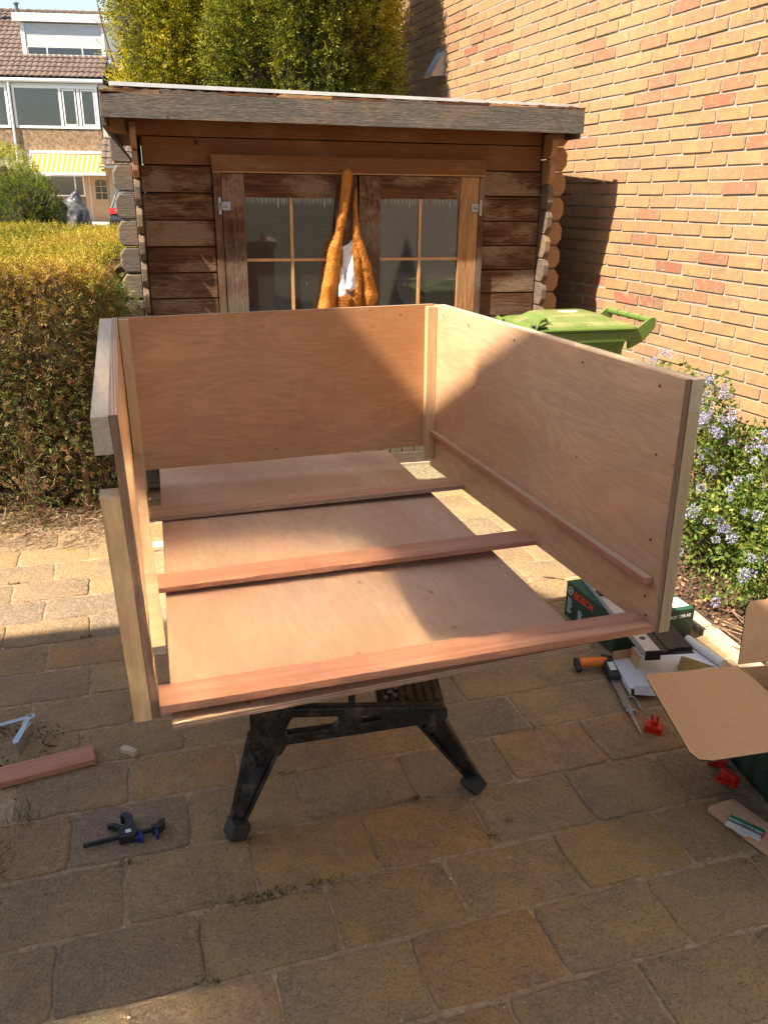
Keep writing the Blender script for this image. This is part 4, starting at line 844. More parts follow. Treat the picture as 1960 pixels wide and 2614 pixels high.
# saw guide with spirit level lying over the carton
gd = thing('saw_guide', 'silver and black saw guide with a green level vial lying on the carton', 'saw guide', (.862, 2.433, .162), math.atan2(3.029-2.433, .784-.862))
m = MB(); m.hexa([(0, -.052, -.013), (.60, -.052, -.013), (.60, 0, -.013), (0, 0, -.013), (0, -.052, .010), (.60, -.052, .008), (.60, 0, .008), (0, 0, .010)]); m.build('guide_rail', plain('satin_aluminium', (.46, .46, .47), .35, .35, var=.06), gd, bevel=.0015)
m = MB(); m.tube([(.085, -.026, .0102), (.085, -.026, .0110)], .010, 18); m.build('rail_hole', m_black, gd)
m = MB(); m.box(.41, .455, -.053, .0012, .0095, .019); m.build('clip', m_black, gd, bevel=.002)
m = MB(); m.box(.418, .445, -.046, -.012, .0192, .0225); m.build('level_vial', plain('green_vial', (.22, .62, .04), .2, var=.05), gd)
m = MB(); m.box(-.006, .0, -.052, 0, -.022, .011); m.build('end_cap', m_black, gd)
for a, b, z1 in ((.0, .17, .006), (.0, .17, .0045)): pass
m = MB()
for k, (ya, yb2, z) in enumerate(((-.078, -.053, .007), (-.104, -.080, .009), (-.172, -.106, .006))): m.box(-.002+.01*k, .195+.012*k, ya, yb2, -.006, z)
m.box(.0, .195, -.172, -.053, -.009, -.0062); m.build('saw_plate', plain('black_ribbed_plate', (.022, .022, .023), .5, var=.3, nscale=40), gd, bevel=.001)
# white cardboard insert, folded open on the ground
ci = thing('white_card_insert', 'folded open white cardboard packing insert lying under the saw guide', 'cardboard', (.83, 2.45, 0))
m_wcard = plain('white_card', (.66, .68, .72), .75, var=.03, nscale=5); m_brown = plain('brown_corrugated_card', (.50, .295, .155), .8, var=.05, nscale=60, bump=.1)
def sheet(name, pts, mats, parent, org, th=.003, mis=None):
    o_ = Vector(org); p = [Vector(q)-o_ for q in pts]; nn = (p[1]-p[0]).cross(p[-1]-p[0]).normalized(); m = MB(); n = len(p)
    m.add(p+[q-nn*th for q in p], [tuple(range(n)), tuple(range(2*n-1, n-1, -1))]+[(i, n+i, n+(i+1) % n, (i+1) % n) for i in range(n)])
    m.mi = [0, 1]+[1]*n
    return m.build(name, mats, parent)
O3 = (.83, 2.45, 0)
sheet('card_sheet', [(.827, 2.432, .030), (.935, 2.452, .030), (1.12, 2.40, .028), (1.20, 2.58, .028), (1.136, 2.70, .028), (1.00, 2.675, .030), (.816, 2.616, .030)], [m_wcard, m_brown], ci, O3, .002)
sheet('card_sheet', [(.829, 2.430, .029), (.826, 2.436, .029), (.8155, 2.612, .029), (.817, 2.60, .002), (.832, 2.425, .002)], [m_wcard, m_brown], ci, O3, .002)
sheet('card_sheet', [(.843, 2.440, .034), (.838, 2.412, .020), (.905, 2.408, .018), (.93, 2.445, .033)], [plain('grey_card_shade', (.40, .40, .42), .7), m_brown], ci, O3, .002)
sheet('card_sheet', [(.815, 2.618, .030), (.885, 2.640, .030), (.885, 2.642, .062), (.815, 2.62, .062)], [m_brown, m_brown], ci, O3, .002)
sheet('card_sheet', [(.882, 2.560, .031), (.880, 2.640, .031), (.888, 2.640, .072), (.893, 2.560, .072)], [m_wcard, m_brown], ci, O3, .002)
sheet('card_sheet', [(.893, 2.560, .071), (.905, 2.560, .071), (.900, 2.640, .071), (.888, 2.640, .071)], [m_wcard, m_brown], ci, O3, .002)
m = MB(); m.tube([Vector((1.122, 2.751, .045))-Vector(O3), Vector((1.190, 2.575, .045))-Vector(O3)], .0155, 14); m.build('rolled_edge', m_white, ci)
sheet('brown_tab', [(1.006, 2.515, .06), (1.035, 2.50, .062), (1.11, 2.53, .055), (1.15, 2.545, .05), (1.10, 2.575, .055), (1.05, 2.60, .06)], [plain('glossy_brown_tab', (.20, .14, .05), .35), m_brown], ci, O3, .002)
# big open carton
bc = thing('open_carton', 'large open green carton with brown inside and its front flap folded flat over the pavers', 'carton', (1.03, 2.11, 0))
O4 = (1.03, 2.11, 0); cz = .30
K0 = Vector((1.032, 2.122, 0)); K1 = Vector((1.115, 1.60, 0)); dn = (K1-K0).normalized(); wd_ = Vector((-dn.y, dn.x, 0)); wd_ = wd_ if wd_.x > 0 else -wd_
m_cin = [m_dgreen, m_brown]
def side(a, b, flip=False):
    a_ = [Vector((a.x, a.y, .002)), Vector((b.x, b.y, .002)), Vector((b.x, b.y, cz)), Vector((a.x, a.y, cz))]
    if flip: a_ = a_[::-1]
    o = sheet('carton_side', a_, m_cin, bc, O4, .004); return o
K2, K3 = K1+wd_*.42, K0+wd_*.42
side(K0, K1, False); side(K1, K2); side(K2, K3); side(K3, K0)
bt = MB(); bt.add([Vector((p.x, p.y, .006))-Vector(O4) for p in (K0, K1, K2, K3)], [(0, 1, 2, 3)]); bt.build('carton_bottom', m_brown, bc)
sheet('flap', [(1.026, 2.130, cz+.001), (.745, 2.070, cz+.004), (.741, 2.052, cz+.004), (.754, 1.73, cz-.006), (.768, 1.704, cz-.008), (.80, 1.700, cz-.008), (1.10, 1.765, cz-.002), (1.098, 1.78, cz+.001)], [m_brown, m_dgreen], bc, O4, .004)
sheet('flap', [(1.030, 2.134, cz+.002), (1.060, 2.21, .445), (1.075, 2.225, .462), (1.40, 2.30, .462), (1.45, 2.22, cz+.002)][::-1], [m_brown, m_dgreen], bc, O4, .004)
# printed columns on the green side
pt = MB(); r = random.Random(9); Kd = dn
for c_ in range(7):
    for k in range(26):
        a = .02+c_*.068; w_ = .052*r.uniform(.7, 1); z = .27-k*.0095
        p0_ = K0+Kd*a-wd_*.0052; p1_ = K0+Kd*(a+w_)-wd_*.0052
        pt.add([Vector((p0_.x, p0_.y, z))-Vector(O4), Vector((p1_.x, p1_.y, z))-Vector(O4), Vector((p1_.x, p1_.y, z+.0025))-Vector(O4), Vector((p0_.x, p0_.y, z+.0025))-Vector(O4)], [(0, 1, 2, 3)])
pt.build('small_print', plain('faded_print', (.10, .13, .11), .6), bc)['kind'] = 'stuff'
cab = MB(); pts = []
for i in range(40):
    a = i/39*2*pi*1.6+.6; pts.append((1.15+.085*cos(a)+.002*i, 2.03+.075*sin(a)-.003*i, .31+.05*sin(a*.7+.4)))
cab.tube(pts, .0065, 8); o = cab.build('power_cable', m_black, None, smooth=True); tag(o, 'coiled black power cable sticking out of the open carton', 'cable')
mch = MB(); mch.box(1.11, 1.30, 1.85, 2.02, .02, .28); o = mch.build('boxed_power_tool', plain('dull_green_tool', (.03, .08, .06), .5), None, bevel=.03); tag(o, 'dull green power tool lying inside the open carton under the cable', 'power tool')
# hand saw
hs = thing('hand_saw', 'small pruning saw with orange handle and bare steel blade lying on the pavers', 'saw', (.80, 2.50, 0))
O5 = Vector((.80, 2.50, 0)); m_orange = plain('orange_handle', (.75, .19, .015), .45, var=.08, nscale=30)
def rel(*p): return Vector(p)-O5
hd = [rel(.715, 2.600, .028), rel(.74, 2.606, .030), rel(.765, 2.606, .032), rel(.79, 2.606, .034)]
m = MB(); m.tube([rel(.690, 2.601, .027), rel(.700, 2.601, .027)]+[rel(.700+.015*i, 2.601+.001*i, .029+.001*(i % 2)) for i in range(1, 7)], [.015, .0165, .0175, .016, .0175, .0165, .018, .017], 12); m.build('handle', m_orange, hs, smooth=True)
m = MB(); m.tube([rel(.678, 2.600, .028), rel(.692, 2.601, .028)], .019, 10); m.tube([rel(.686, 2.598, .026), rel(.690, 2.570, .012)], [.014, .010], 8); m.build('pommel', m_black, hs)
m = MB(); m.hexa([rel(.772, 2.632, .012), rel(.778, 2.512, .004), rel(.818, 2.512, .004), rel(.815, 2.622, .012), rel(.775, 2.632, .048), rel(.780, 2.512, .030), rel(.816, 2.512, .030), rel(.812, 2.622, .046)]); m.build('saw_head', m_black, hs, bevel=.004)
m = MB(); m.hexa([rel(.788, 2.538, .0355), rel(.811, 2.541, .0357), rel(.808, 2.585, .0418), rel(.786, 2.582, .0418), rel(.788, 2.538, .0362), rel(.811, 2.541, .0364), rel(.808, 2.585, .0425), rel(.786, 2.582, .0425)]); m.build('paper_label', m_wprint, hs)
tp = []; nte = 44
for i in range(nte+1):
    t = i/nte; x = .784+(.802-.784)*t; y = 2.518+(2.205-2.518)*t; tp.append((x-(.0016 if i % 2 else 0), y))
tp += [(.804, 2.203), (.812, 2.35), (.815, 2.518)]
m = MB(); m.prism([(a-O5.x, b-O5.y) for a, b in tp], .011, .0125); m.build('blade', plain('scratched_steel', (.42, .41, .40), .35, .85, var=.25, nscale=60), hs)
hk = MB(); hk.tube([(.800, 2.33, .007), (.785, 2.40, .008), (.800, 2.418, .009), (.835, 2.415, .009), (.842, 2.40, .009), (.842, 2.34, .008)], .0028, 8); hk.tube([(.790, 2.335, .010), (.820, 2.328, .010)], .009, 10); o = hk.build('wire_latch', m_metal, None, smooth=True); tag(o, 'bent wire latch lying under the blade of the saw', 'latch')
# red bench pegs
m_rp = plain('red_plastic', (.50, .018, .008), .4, var=.1, nscale=25)
def peg(loc, rot, label, rx=0):
    t = thing('bench_peg', label, 'bench peg', loc, rot, 'red plastic workbench pegs on the pavers'); t.rotation_euler = (rx, 0, rot)
    m = MB(); m.box(-.026, .026, -.017, .017, .0, .011); m.box(-.022, .022, -.015, .015, .0112, .013); m.box(-.026, .026, -.017, .017, .0132, .024); m.build('base', m_rp, t, bevel=.001)
    m = MB(); m.tube([(0, 0, .0242), (0, 0, .042)], .0115, 14); m.build('stem', m_rp, t)
    for s_ in (-1, 1):
        m = MB(); m.box(s_*.0085-.003, s_*.0085+.003, -.005, .005, .0422, .060); m.build('prong', m_rp, t, bevel=.001)
peg((.850, 2.235, 0), rad(-28), 'upright red plastic bench peg standing beside the tip of the saw')
peg((.992, 2.075, 0), rad(-28), 'upright red plastic bench peg standing under the edge of the brown flap')
peg((1.000, 1.990, .019), rad(-62), 'red plastic bench peg lying on its side beside the green carton', rad(82))
# plank with scraper/level at the right edge
pk = MB(); ax0 = Vector((.955, 1.680, 0)); pk.hexa([(.888, 1.866, .001), (1.13, 1.44, .001), (1.21, 1.475, .001), (.966, 1.899, .001), (.888, 1.866, .019), (1.13, 1.44, .019), (1.21, 1.475, .019), (.966, 1.899, .019)])
o = MB(); Rr = Matrix.Rotation(-math.atan2(1.44-1.866, 1.13-.888), 4, 'Z'); o.add([Rr @ (Vector(p)-Vector((.888, 1.866, 0))) for p in pk.v], pk.f)
o = o.build('plywood_offcut', [wood('ply_strip', (.45, .25, .15), (.55, .33, .20), (.62, .41, .27), grain=(1, 12, 12), bump=.05)], None, loc=(.888, 1.866, 0), rot=(0, 0, math.atan2(1.44-1.866, 1.13-.888)), bevel=.0008); tag(o, 'narrow plywood strip lying at the right edge under a small level', 'plywood strip')
lv = thing('small_level', 'small silver level tool with a green stripe lying on the plywood strip', 'level', (.93, 1.815, .0195), math.atan2(1.765-1.822, .985-.92))
Ll = .088
m = MB(); m.prism(rounded([(-.004, -.036), (.02, -.034), (.032, -.040), (.048, -.042), (.060, -.032), (.084, -.034), (.084, .008), (-.004, .008)], .004), 0, .004); m.build('plate', plain('level_white', (.62, .64, .66), .4, .2), lv)
m = MB(); m.box(-.004, .084, .0005, .007, .0042, .009); m.build('green_edge', plain('level_green', (.01, .16, .06), .4), lv)
m = MB(); m.box(-.004, .084, -.016, -.008, .0042, .0056); m.box(.028, .052, -.006, -.003, .0042, .005); m.tube([(.060, -.004, .0042), (.060, -.004, .005)], .003, 10); m.build('markings', plain('level_grey', (.16, .16, .17), .4), lv)
m = MB(); m.box(.0842, .087, -.022, .004, .001, .0075); m.build('red_end', m_rp, lv)
# left side: hardwood board, small offcut, clamp, sliding bevel, pale board in the sun
o = MB(); o.box(0, .262, 0, .078, .001, .019); o = o.build('hardwood_board', m_rail, None, loc=(-1.066, 1.928, 0), rot=(0, 0, math.atan2(.112, .230)), bevel=.001); tag(o, 'short reddish hardwood board lying flat on the pavers at left', 'board')
m = MB(); m.box(0, .052, 0, .020, .001, .018); o = m.build('wood_offcut', m_pineh, None, loc=(-.778, 2.098, 0), rot=(0, 0, rad(-26)), bevel=.001); tag(o, 'tiny pale wood offcut lying between the red board and the workbench', 'offcut')
m = MB(); m.box(0, .19, 0, .07, .001, .018); o = m.build('pale_board', wood('pale_board_wood', (.62, .52, .36), (.68, .58, .42), (.72, .62, .46)), None, loc=(-1.135, 3.60, 0), rot=(0, 0, rad(18))); tag(o, 'short pale board lying in the sun behind the left side of the box', 'board')
cl = thing('bar_clamp', 'black one handed bar clamp with blue pads lying on the pavers', 'clamp', (-.752, 1.700, .012), math.atan2(1.768-1.700, -.575+.752))
m = MB(); m.box(0, .185, -.0035, .0035, -.006, .006); m.build('bar', m_black, cl, bevel=.0006)
m = MB(); m.prism(rounded([(.086, -.016), (.128, -.018), (.134, .004), (.126, .030), (.128, .060), (.114, .080), (.098, .076), (.094, .064), (.106, .062), (.108, .040), (.098, .022), (.086, .014)], .006), -.011, .013); m.build('clamp_body', m_black, cl, bevel=.002)
m = MB(); m.prism(rounded([(.094, .018), (.078, .040), (.060, .046), (.066, .056), (.084, .050), (.102, .030)], .004), -.006, .007); m.build('trigger', m_black, cl)
m = MB(); m.prism(rounded([(.168, -.004), (.186, -.010), (.200, .000), (.206, .022), (.196, .024), (.180, .008), (.168, .008)], .004), -.010, .011); m.build('fixed_jaw', m_black, cl)
m_blue = plain('blue_pad', (.012, .022, .16), .5)
m = MB(); m.box(.136, .145, -.030, -.004, -.010, .008); m.box(.126, .136, -.024, -.008, -.008, .006); m.build('pad', m_blue, cl, bevel=.002)
m = MB(); m.box(.176, .184, -.030, -.006, -.010, .008); m.build('pad', m_blue, cl, bevel=.002)
m = MB(); m.box(.104, .118, -.004, .008, .0132, .0138); m.build('paper_label', m_wprint, cl)
bv_ = thing('folding_bracket', 'shiny galvanised folding bracket lying open at the left edge', 'bracket', (-1.10, 2.225, 0))
m_gal = plain('bright_zinc', (.55, .60, .63), .28, .9, var=.12)
m = MB(); m.prism(rounded([(.010, .012), (-.10, -.055), (-.16, -.088), (-.16, -.100), (-.09, -.068), (.004, -.012), (.016, -.008), (.020, .004)], .003), .034, .037); m.build('arm', m_gal, bv_)
m = MB(); m.prism(rounded([(.004, .012), (.020, .010), (.026, -.006), (.016, -.020), (.022, -.07), (.028, -.135), (.018, -.145), (.008, -.130), (.006, -.06), (-.004, -.012)], .003), .038, .041); m.build('arm', m_gal, bv_)
m = MB(); m.hexa([(.024, -.03, .002), (.030, -.145, .002), (.033, -.145, .002), (.027, -.03, .002), (.020, -.03, .0375), (.022, -.14, .0375), (.025, -.14, .0375), (.023, -.03, .0375)]); m.build('flange', m_gal, bv_)
m = MB(); m.tube([(.008, 0, .030), (.008, 0, .044)], .006, 10); m.build('rivet', m_metal, bv_)
for i, (x, y, l_, a) in enumerate(((.70, 3.37, .09, -.25), (.335, 1.815, .018, .5))):
    m = MB(); m.tube([(0, 0, .006), (l_*.5, .003, .008), (l_, -.004, .006)], .004, 6); o = m.build('twig', m_twig, None, loc=(x, y, 0), rot=(0, 0, a)); tag(o, 'short dry twig lying on the sunlit pavers behind the box' if i == 0 else 'small splinter lying on the shaded pavers right of the workbench', 'twig')

# ================================================================== HEDGE left
YEL = [(.20, .14, .012), (.36, .27, .02), (.50, .38, .04), (.44, .26, .03)]
def hedge():
    t = thing('clipped_hedge', 'long clipped hedge with yellow top and brown twiggy front beside the shed', 'hedge', (0, 0, 0))
    # front face
    def front(n):
        x = nrs.uniform(-4.6, -1.31, n); z = nrs.rand(n)**.9*1.24
        y = 4.02+(x+1.3)*.10+.05*fbm(np.stack([x, z*0, z], 1)*3, 2.2, 2)+.10*(z/1.24)-.07*np.exp(-z*7)
        y = np.where(x > -1.62, y+(x+1.62)**2*1.6, y)
        return x, y, z
    m = MB(); m.add([(-4.8, 4.05, 0), (-1.58, 4.22, 0), (-1.50, 4.6, 0), (-1.60, 7.2, 0), (-4.8, 7.2, 0), (-4.8, 4.02, 1.14), (-1.52, 4.25, 1.16), (-1.50, 4.6, 1.16), (-1.60, 7.2, 1.24), (-4.8, 7.2, 1.20)],
                    [(0, 1, 6, 5), (1, 2, 7, 6), (2, 3, 8, 7), (3, 4, 9, 8), (4, 0, 5, 9), (5, 6, 7, 8, 9)]); m.build('inner_filler', m_core, t)
    # leafy sprigs
    x, y, z = front(26000); P = np.stack([x, y, z], 1); f = fbm(P, 4.5, 8)*.5+.5
    keep = nrs.rand(len(P)) < np.clip(.25+.9*f*(.3+z), .12, 1); P = P[keep]; z = z[keep]; f = f[keep]; n = len(P)
    P[:, 1] -= nrs.uniform(-.05, .05, n); D = np.stack([nrs.normal(0, .55, n), -np.abs(nrs.normal(.6, .4, n)), nrs.normal(.45, .5, n)], 1)
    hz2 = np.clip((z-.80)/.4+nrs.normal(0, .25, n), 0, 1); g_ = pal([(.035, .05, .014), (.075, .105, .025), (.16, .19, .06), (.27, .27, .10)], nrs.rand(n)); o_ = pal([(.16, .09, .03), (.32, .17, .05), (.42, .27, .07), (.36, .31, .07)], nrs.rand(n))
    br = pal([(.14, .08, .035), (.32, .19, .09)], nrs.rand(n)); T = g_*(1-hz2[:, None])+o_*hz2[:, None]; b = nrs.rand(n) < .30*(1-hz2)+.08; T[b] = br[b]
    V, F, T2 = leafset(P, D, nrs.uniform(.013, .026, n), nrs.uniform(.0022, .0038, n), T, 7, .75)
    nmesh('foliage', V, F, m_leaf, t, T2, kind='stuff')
    # top
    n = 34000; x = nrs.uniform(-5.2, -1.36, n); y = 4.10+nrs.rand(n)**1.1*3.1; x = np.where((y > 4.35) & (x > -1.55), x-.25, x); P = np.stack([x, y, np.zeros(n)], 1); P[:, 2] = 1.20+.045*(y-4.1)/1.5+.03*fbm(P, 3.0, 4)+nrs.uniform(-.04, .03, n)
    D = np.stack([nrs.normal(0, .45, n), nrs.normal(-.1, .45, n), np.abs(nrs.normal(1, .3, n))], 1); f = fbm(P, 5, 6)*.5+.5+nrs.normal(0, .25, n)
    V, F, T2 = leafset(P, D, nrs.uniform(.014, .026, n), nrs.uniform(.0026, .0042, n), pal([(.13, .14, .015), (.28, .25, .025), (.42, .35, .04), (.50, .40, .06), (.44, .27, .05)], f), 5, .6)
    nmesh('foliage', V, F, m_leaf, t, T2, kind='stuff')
    # green shoots at the shed corner
    n = 900; P = np.array([-1.40, 4.28, 1.05])+nrs.normal(size=(n, 3))*np.array([.06, .05, .05]); D = nrs.normal(size=(n, 3))+np.array([.2, -.2, 1.2]); V, F, T2 = leafset(P, D, nrs.uniform(.014, .028, n), nrs.uniform(.002, .003, n), pal([(.10, .14, .03), (.20, .24, .06), (.30, .32, .12)], nrs.rand(n)), 7, .6); nmesh('foliage', V, F, m_leaf, t, T2, kind='stuff')
    # bare twigs
    n = 9000; x, y, z = front(n); z = z*.95; P = np.stack([x, y+nrs.uniform(-.03, .08, n), z], 1); D = np.stack([nrs.normal(0, .5, n), -np.abs(nrs.normal(.3, .3, n)), nrs.normal(.5, .7, n)], 1)
    V, F, T2 = leafset(P, D, nrs.uniform(.03, .11, n), nrs.uniform(.0009, .0018, n), pal([(.10, .06, .035), (.22, .14, .085), (.42, .30, .2)], nrs.rand(n)**1.2), 1, curl=.1); nmesh('twigs', V, F, m_tint, t, T2, kind='stuff')
    # dead straw fallen at the foot
    n = 6500; x = nrs.uniform(-3.4, -1.35, n); y = 4.0-nrs.rand(n)**1.8*.24*(1+.5*np.sin(x*3)); y = y-(x < -1.9)*.08; P = np.stack([x, y, nrs.rand(n)*.10*np.clip((y-3.6)/.4, .05, 1)], 1)
    D = np.stack([nrs.normal(-.4, .8, n), nrs.normal(-.7, .5, n), nrs.normal(-.1, .25, n)], 1); V, F, T2 = leafset(P, D, nrs.uniform(.03, .10, n), nrs.uniform(.0009, .0020, n), pal([(.10, .06, .035), (.26, .17, .10), (.45, .33, .22)], nrs.rand(n)), 1, curl=.15)
    nmesh('fallen_twigs', V, F, m_tint, t, T2, kind='stuff')
    for i in range(7):
        x0_ = -3.0+i*.24+rnd.uniform(-.05, .05); b_ = MB(); pts = [(x0_, 4.12, 0)]
        for k in range(1, 6): pts.append((x0_+rnd.uniform(-.06, .06)*k*.5, 4.10+rnd.uniform(-.05, .04), .16*k))
        b_.tube(pts, [.022, .018, .014, .011, .008, .006], 7); b_.build('stem', m_twig, t, smooth=True)
    m = MB(); m.box(-1.80, -1.745, 4.02, 4.07, 0, .58); m.build('stake', m_twig, t, bevel=.004)
hedge()
# ================================================================== CONIFERS behind the shed
def conifer(name, label, c, rx, ry, z0, z1, n, cols, seed, lsz=1.0, trunk=True, nb=5, cat='tree', group=None, fill=.72, seg=6, top=1.0):
    t = thing(name, label, cat, (c[0], c[1], 0), 0, group); zc = (z0+z1)/2; hz_ = (z1-z0)/2
    u = unit(nrs.normal(size=(n, 3))); L0 = 1+.16*fbm(u, 3.2, seed)+.20*fbm(u, 7, seed+1); R_ = np.minimum(L0, 1.12)*(1-nrs.rand(n)**1.7*.34)
    P = np.stack([u[:, 0]*rx*R_, u[:, 1]*ry*R_, zc+u[:, 2]*hz_*R_*top], 1)
    f = fbm(P, 6/lsz**.5, seed+2)*.5+.5; k = nrs.rand(n) < np.clip(f*1.8-.05, .10, 1); k &= ((P[:, 0]+c[0]) > -.290*(P[:, 1]+c[1])+nrs.normal(0, .05, n)) if (cat == 'tree' and c[1] < 9) else True; k &= ((P[:, 0]+c[0]) < .06+nrs.normal(0, .05, n)) if (cat == 'tree' and c[1] < 9) else True; P = P[k]; u = u[k]; R_ = R_[k]; f = f[k]; n = len(P)
    D = u*.8+np.stack([nrs.normal(0, .4, n), nrs.normal(0, .4, n), nrs.normal(.55, .4, n)], 1); v_ = fbm(P, 2.4, seed+4)*.35+.5+nrs.normal(0, .2, n)
    V, F, T2 = leafset(P, D, nrs.uniform(.018, .034, n)*lsz, nrs.uniform(.0032, .0052, n)*lsz, pal(cols, v_), seg, .65)
    nmesh('crown', V, F, m_leaf, t, T2, kind='stuff')
    # solid dark filler inside the crown
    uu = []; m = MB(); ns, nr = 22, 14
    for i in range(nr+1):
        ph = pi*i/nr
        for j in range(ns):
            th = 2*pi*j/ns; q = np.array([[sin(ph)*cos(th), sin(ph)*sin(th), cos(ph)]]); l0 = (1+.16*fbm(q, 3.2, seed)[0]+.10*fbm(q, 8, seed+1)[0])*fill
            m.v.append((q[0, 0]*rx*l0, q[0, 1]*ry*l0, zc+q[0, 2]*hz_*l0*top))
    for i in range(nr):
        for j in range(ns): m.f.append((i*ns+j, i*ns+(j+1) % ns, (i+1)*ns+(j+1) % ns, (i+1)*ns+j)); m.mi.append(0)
    m.build('inner_filler', m_core, t)
    if trunk:
        m = MB(); m.tube([(0, 0, 0), (.02, .01, z0+.2*(z1-z0)), (-.03, .02, z0+.6*(z1-z0)), (.0, 0, z0+.9*(z1-z0))], [.09*rx, .07*rx, .05*rx, .02*rx], 8)
        m.build('trunk', m_twig, t, smooth=True)
        r = random.Random(seed); m = MB()
        for k in range(nb):
            a = r.uniform(0, 2*pi); zb_ = z0+r.uniform(.1, .5)*(z1-z0); m.tube([(0, 0, zb_), (rx*.5*cos(a), ry*.5*sin(a), zb_+.35*hz_), (rx*.98*cos(a), ry*.98*sin(a), zb_+.8*hz_)], [.035*rx, .02*rx, .006*rx], 6)
        m.build('limb', m_twig, t, smooth=True)
    return t
GY = [(.06, .08, .010), (.19, .20, .018), (.40, .36, .03), (.60, .50, .04), (.66, .46, .06)]
GG = [(.05, .07, .009), (.15, .18, .018), (.34, .33, .028), (.56, .48, .04), (.62, .44, .05)]
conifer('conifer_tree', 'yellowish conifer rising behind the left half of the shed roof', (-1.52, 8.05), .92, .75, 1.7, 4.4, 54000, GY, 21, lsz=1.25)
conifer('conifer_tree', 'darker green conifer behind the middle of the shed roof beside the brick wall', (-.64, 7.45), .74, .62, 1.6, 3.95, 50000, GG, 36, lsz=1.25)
conifer('leafy_tree', 'bright fresh green leafy tree showing high up behind the conifers', (-1.2, 15.5), 1.9, 1.5, 2.6, 6.6, 9000, [(.10, .20, .02), (.20, .34, .03), (.34, .48, .05)], 61, lsz=2.4)
m = MB(); m.tube([(-2.28, 7.9, 2.5), (-2.36, 7.9, 2.85), (-2.40, 7.88, 3.2)], [.012, .008, .003], 6); m.tube([(-2.36, 7.9, 2.85), (-2.45, 7.9, 2.92)], [.005, .002], 5); o = m.build('bare_branch', m_twig, None); tag(o, 'thin bare branch sticking up at the left edge of the yellowish conifer', 'branch')
# flowering shrub at the wall
def ceanothus():
    t = thing('flowering_shrub', 'green shrub covered in pale lilac flower clusters in front of the brick wall', 'shrub', (1.65, 3.3, 0))
    blobs = [((1.58, 3.55, .36), (.32, .38, .30), 10000), ((1.78, 3.22, .34), (.34, .40, .31), 11000), ((1.30, 3.86, .60), (.22, .26, .28), 4200), ((1.66, 2.98, .24), (.28, .30, .24), 6000), ((1.42, 3.58, .62), (.09, .12, .22), 900), ((1.46, 3.25, .24), (.20, .34, .24), 5000)]
    PP, DD, TT = [], [], []
    for i, (c, r_, n) in enumerate(blobs):
        u = unit(nrs.normal(size=(n, 3))); L0 = 1+.22*fbm(u, 3, 70+i); R_ = L0*(1-nrs.rand(n)**1.5*.55); P = np.array(c)+u*np.array(r_)*R_[:, None]
        k = (P[:, 2] > .05) & (nrs.rand(n) < np.clip(fbm(P, 13, 80+i)*.9+.55, .08, 1)) & (P@np.array([wn.x, wn.y, 0]) < WD-.02); P = P[k]; PP.append(P); DD.append(u[k]+nrs.normal(size=(len(P), 3))*.7); TT.append(pal([(.035, .07, .015), (.08, .14, .025), (.17, .23, .04), (.30, .31, .06)], nrs.rand(len(P))**1.1))
    P = np.concatenate(PP)-np.array([1.65, 3.3, 0]); D = np.concatenate(DD); n = len(P)
    V, F, T2 = leafset(P, D, nrs.uniform(.016, .032, n), nrs.uniform(.0055, .0095, n), np.concatenate(TT), 1, curl=.2); nmesh('foliage', V, F, m_leaf, t, T2, kind='stuff')
    m = MB(); r = random.Random(5)
    for k in range(46):
        c, r_, _ = blobs[r.choice([0, 0, 1, 1, 2, 3, 4])]; a = r.uniform(0, 2*pi); b0 = (c[0]-1.65+r.uniform(-.12, .12), c[1]-3.3+r.uniform(-.12, .12), 0.01)
        e = (c[0]-1.65+r_[0]*cos(a)*.85, c[1]-3.3+r_[1]*sin(a)*.85, c[2]+r_[2]*r.uniform(-.3, .85)); md = tuple((b0[i]+e[i])/2+r.uniform(-.05, .05) for i in range(3)); m.tube([b0, md, e], [.006, .0045, .002], 5)
    for k in range(12): a = r.uniform(-.5, .4); m.tube([(-.20+a*.4, -.55-a*.3, .03), (-.28+r.uniform(-.1, .1), -.50+r.uniform(-.2, .2), .05), (-.1+r.uniform(-.3, .2), -.7+r.uniform(-.2, .4), .02)], [.003, .0028, .002], 5)
    m.build('stems', m_twig, t)['kind'] = 'stuff'
    fms = []
    for k in range(4):
        n = 60; u = unit(nrs.normal(size=(n, 3))); P = u*np.array([.016, .016, .019])*(.55+.5*nrs.rand(n))[:, None]; V, F, T2 = leafset(P, u+nrs.normal(size=(n, 3))*.4, nrs.uniform(.006, .010, n), nrs.uniform(.003, .0045, n), pal([(.22, .22, .42), (.36, .36, .58), (.52, .52, .72), (.34, .30, .40)], nrs.rand(n)))
        o = nmesh('flower_cluster', V, F, m_leaf, t, T2); fms.append(o.data); bpy.data.objects.remove(o)
    cnt = 0; tries = 0
    while cnt < 210 and tries < 5000:
        tries += 1; c, r_, _ = blobs[rnd.choice([0, 0, 0, 1, 1, 2, 2, 3, 4, 4, 5])]; u = Vector((rnd.gauss(-.25, 1), rnd.gauss(-.45, 1), rnd.gauss(.35, .9))).normalized(); P = Vector((c[0]+u.x*r_[0]*1.04, c[1]+u.y*r_[1]*1.04, c[2]+u.z*r_[2]*1.06))
        if P.z < .06 or P.dot(wn) > WD-.03: continue
        for j in range(rnd.choice((1, 1, 2, 3))):
            if cnt >= 210: break
            q = P+Vector((rnd.gauss(0, .022), rnd.gauss(0, .022), rnd.gauss(0, .022)))-Vector((1.65, 3.3, 0)); s_ = rnd.uniform(.55, 1.15); place('flower_cluster', rnd.choice(fms), t, q, (rnd.uniform(0, 6), rnd.uniform(0, 6), 0), (s_, s_, s_)); cnt += 1
ceanothus()
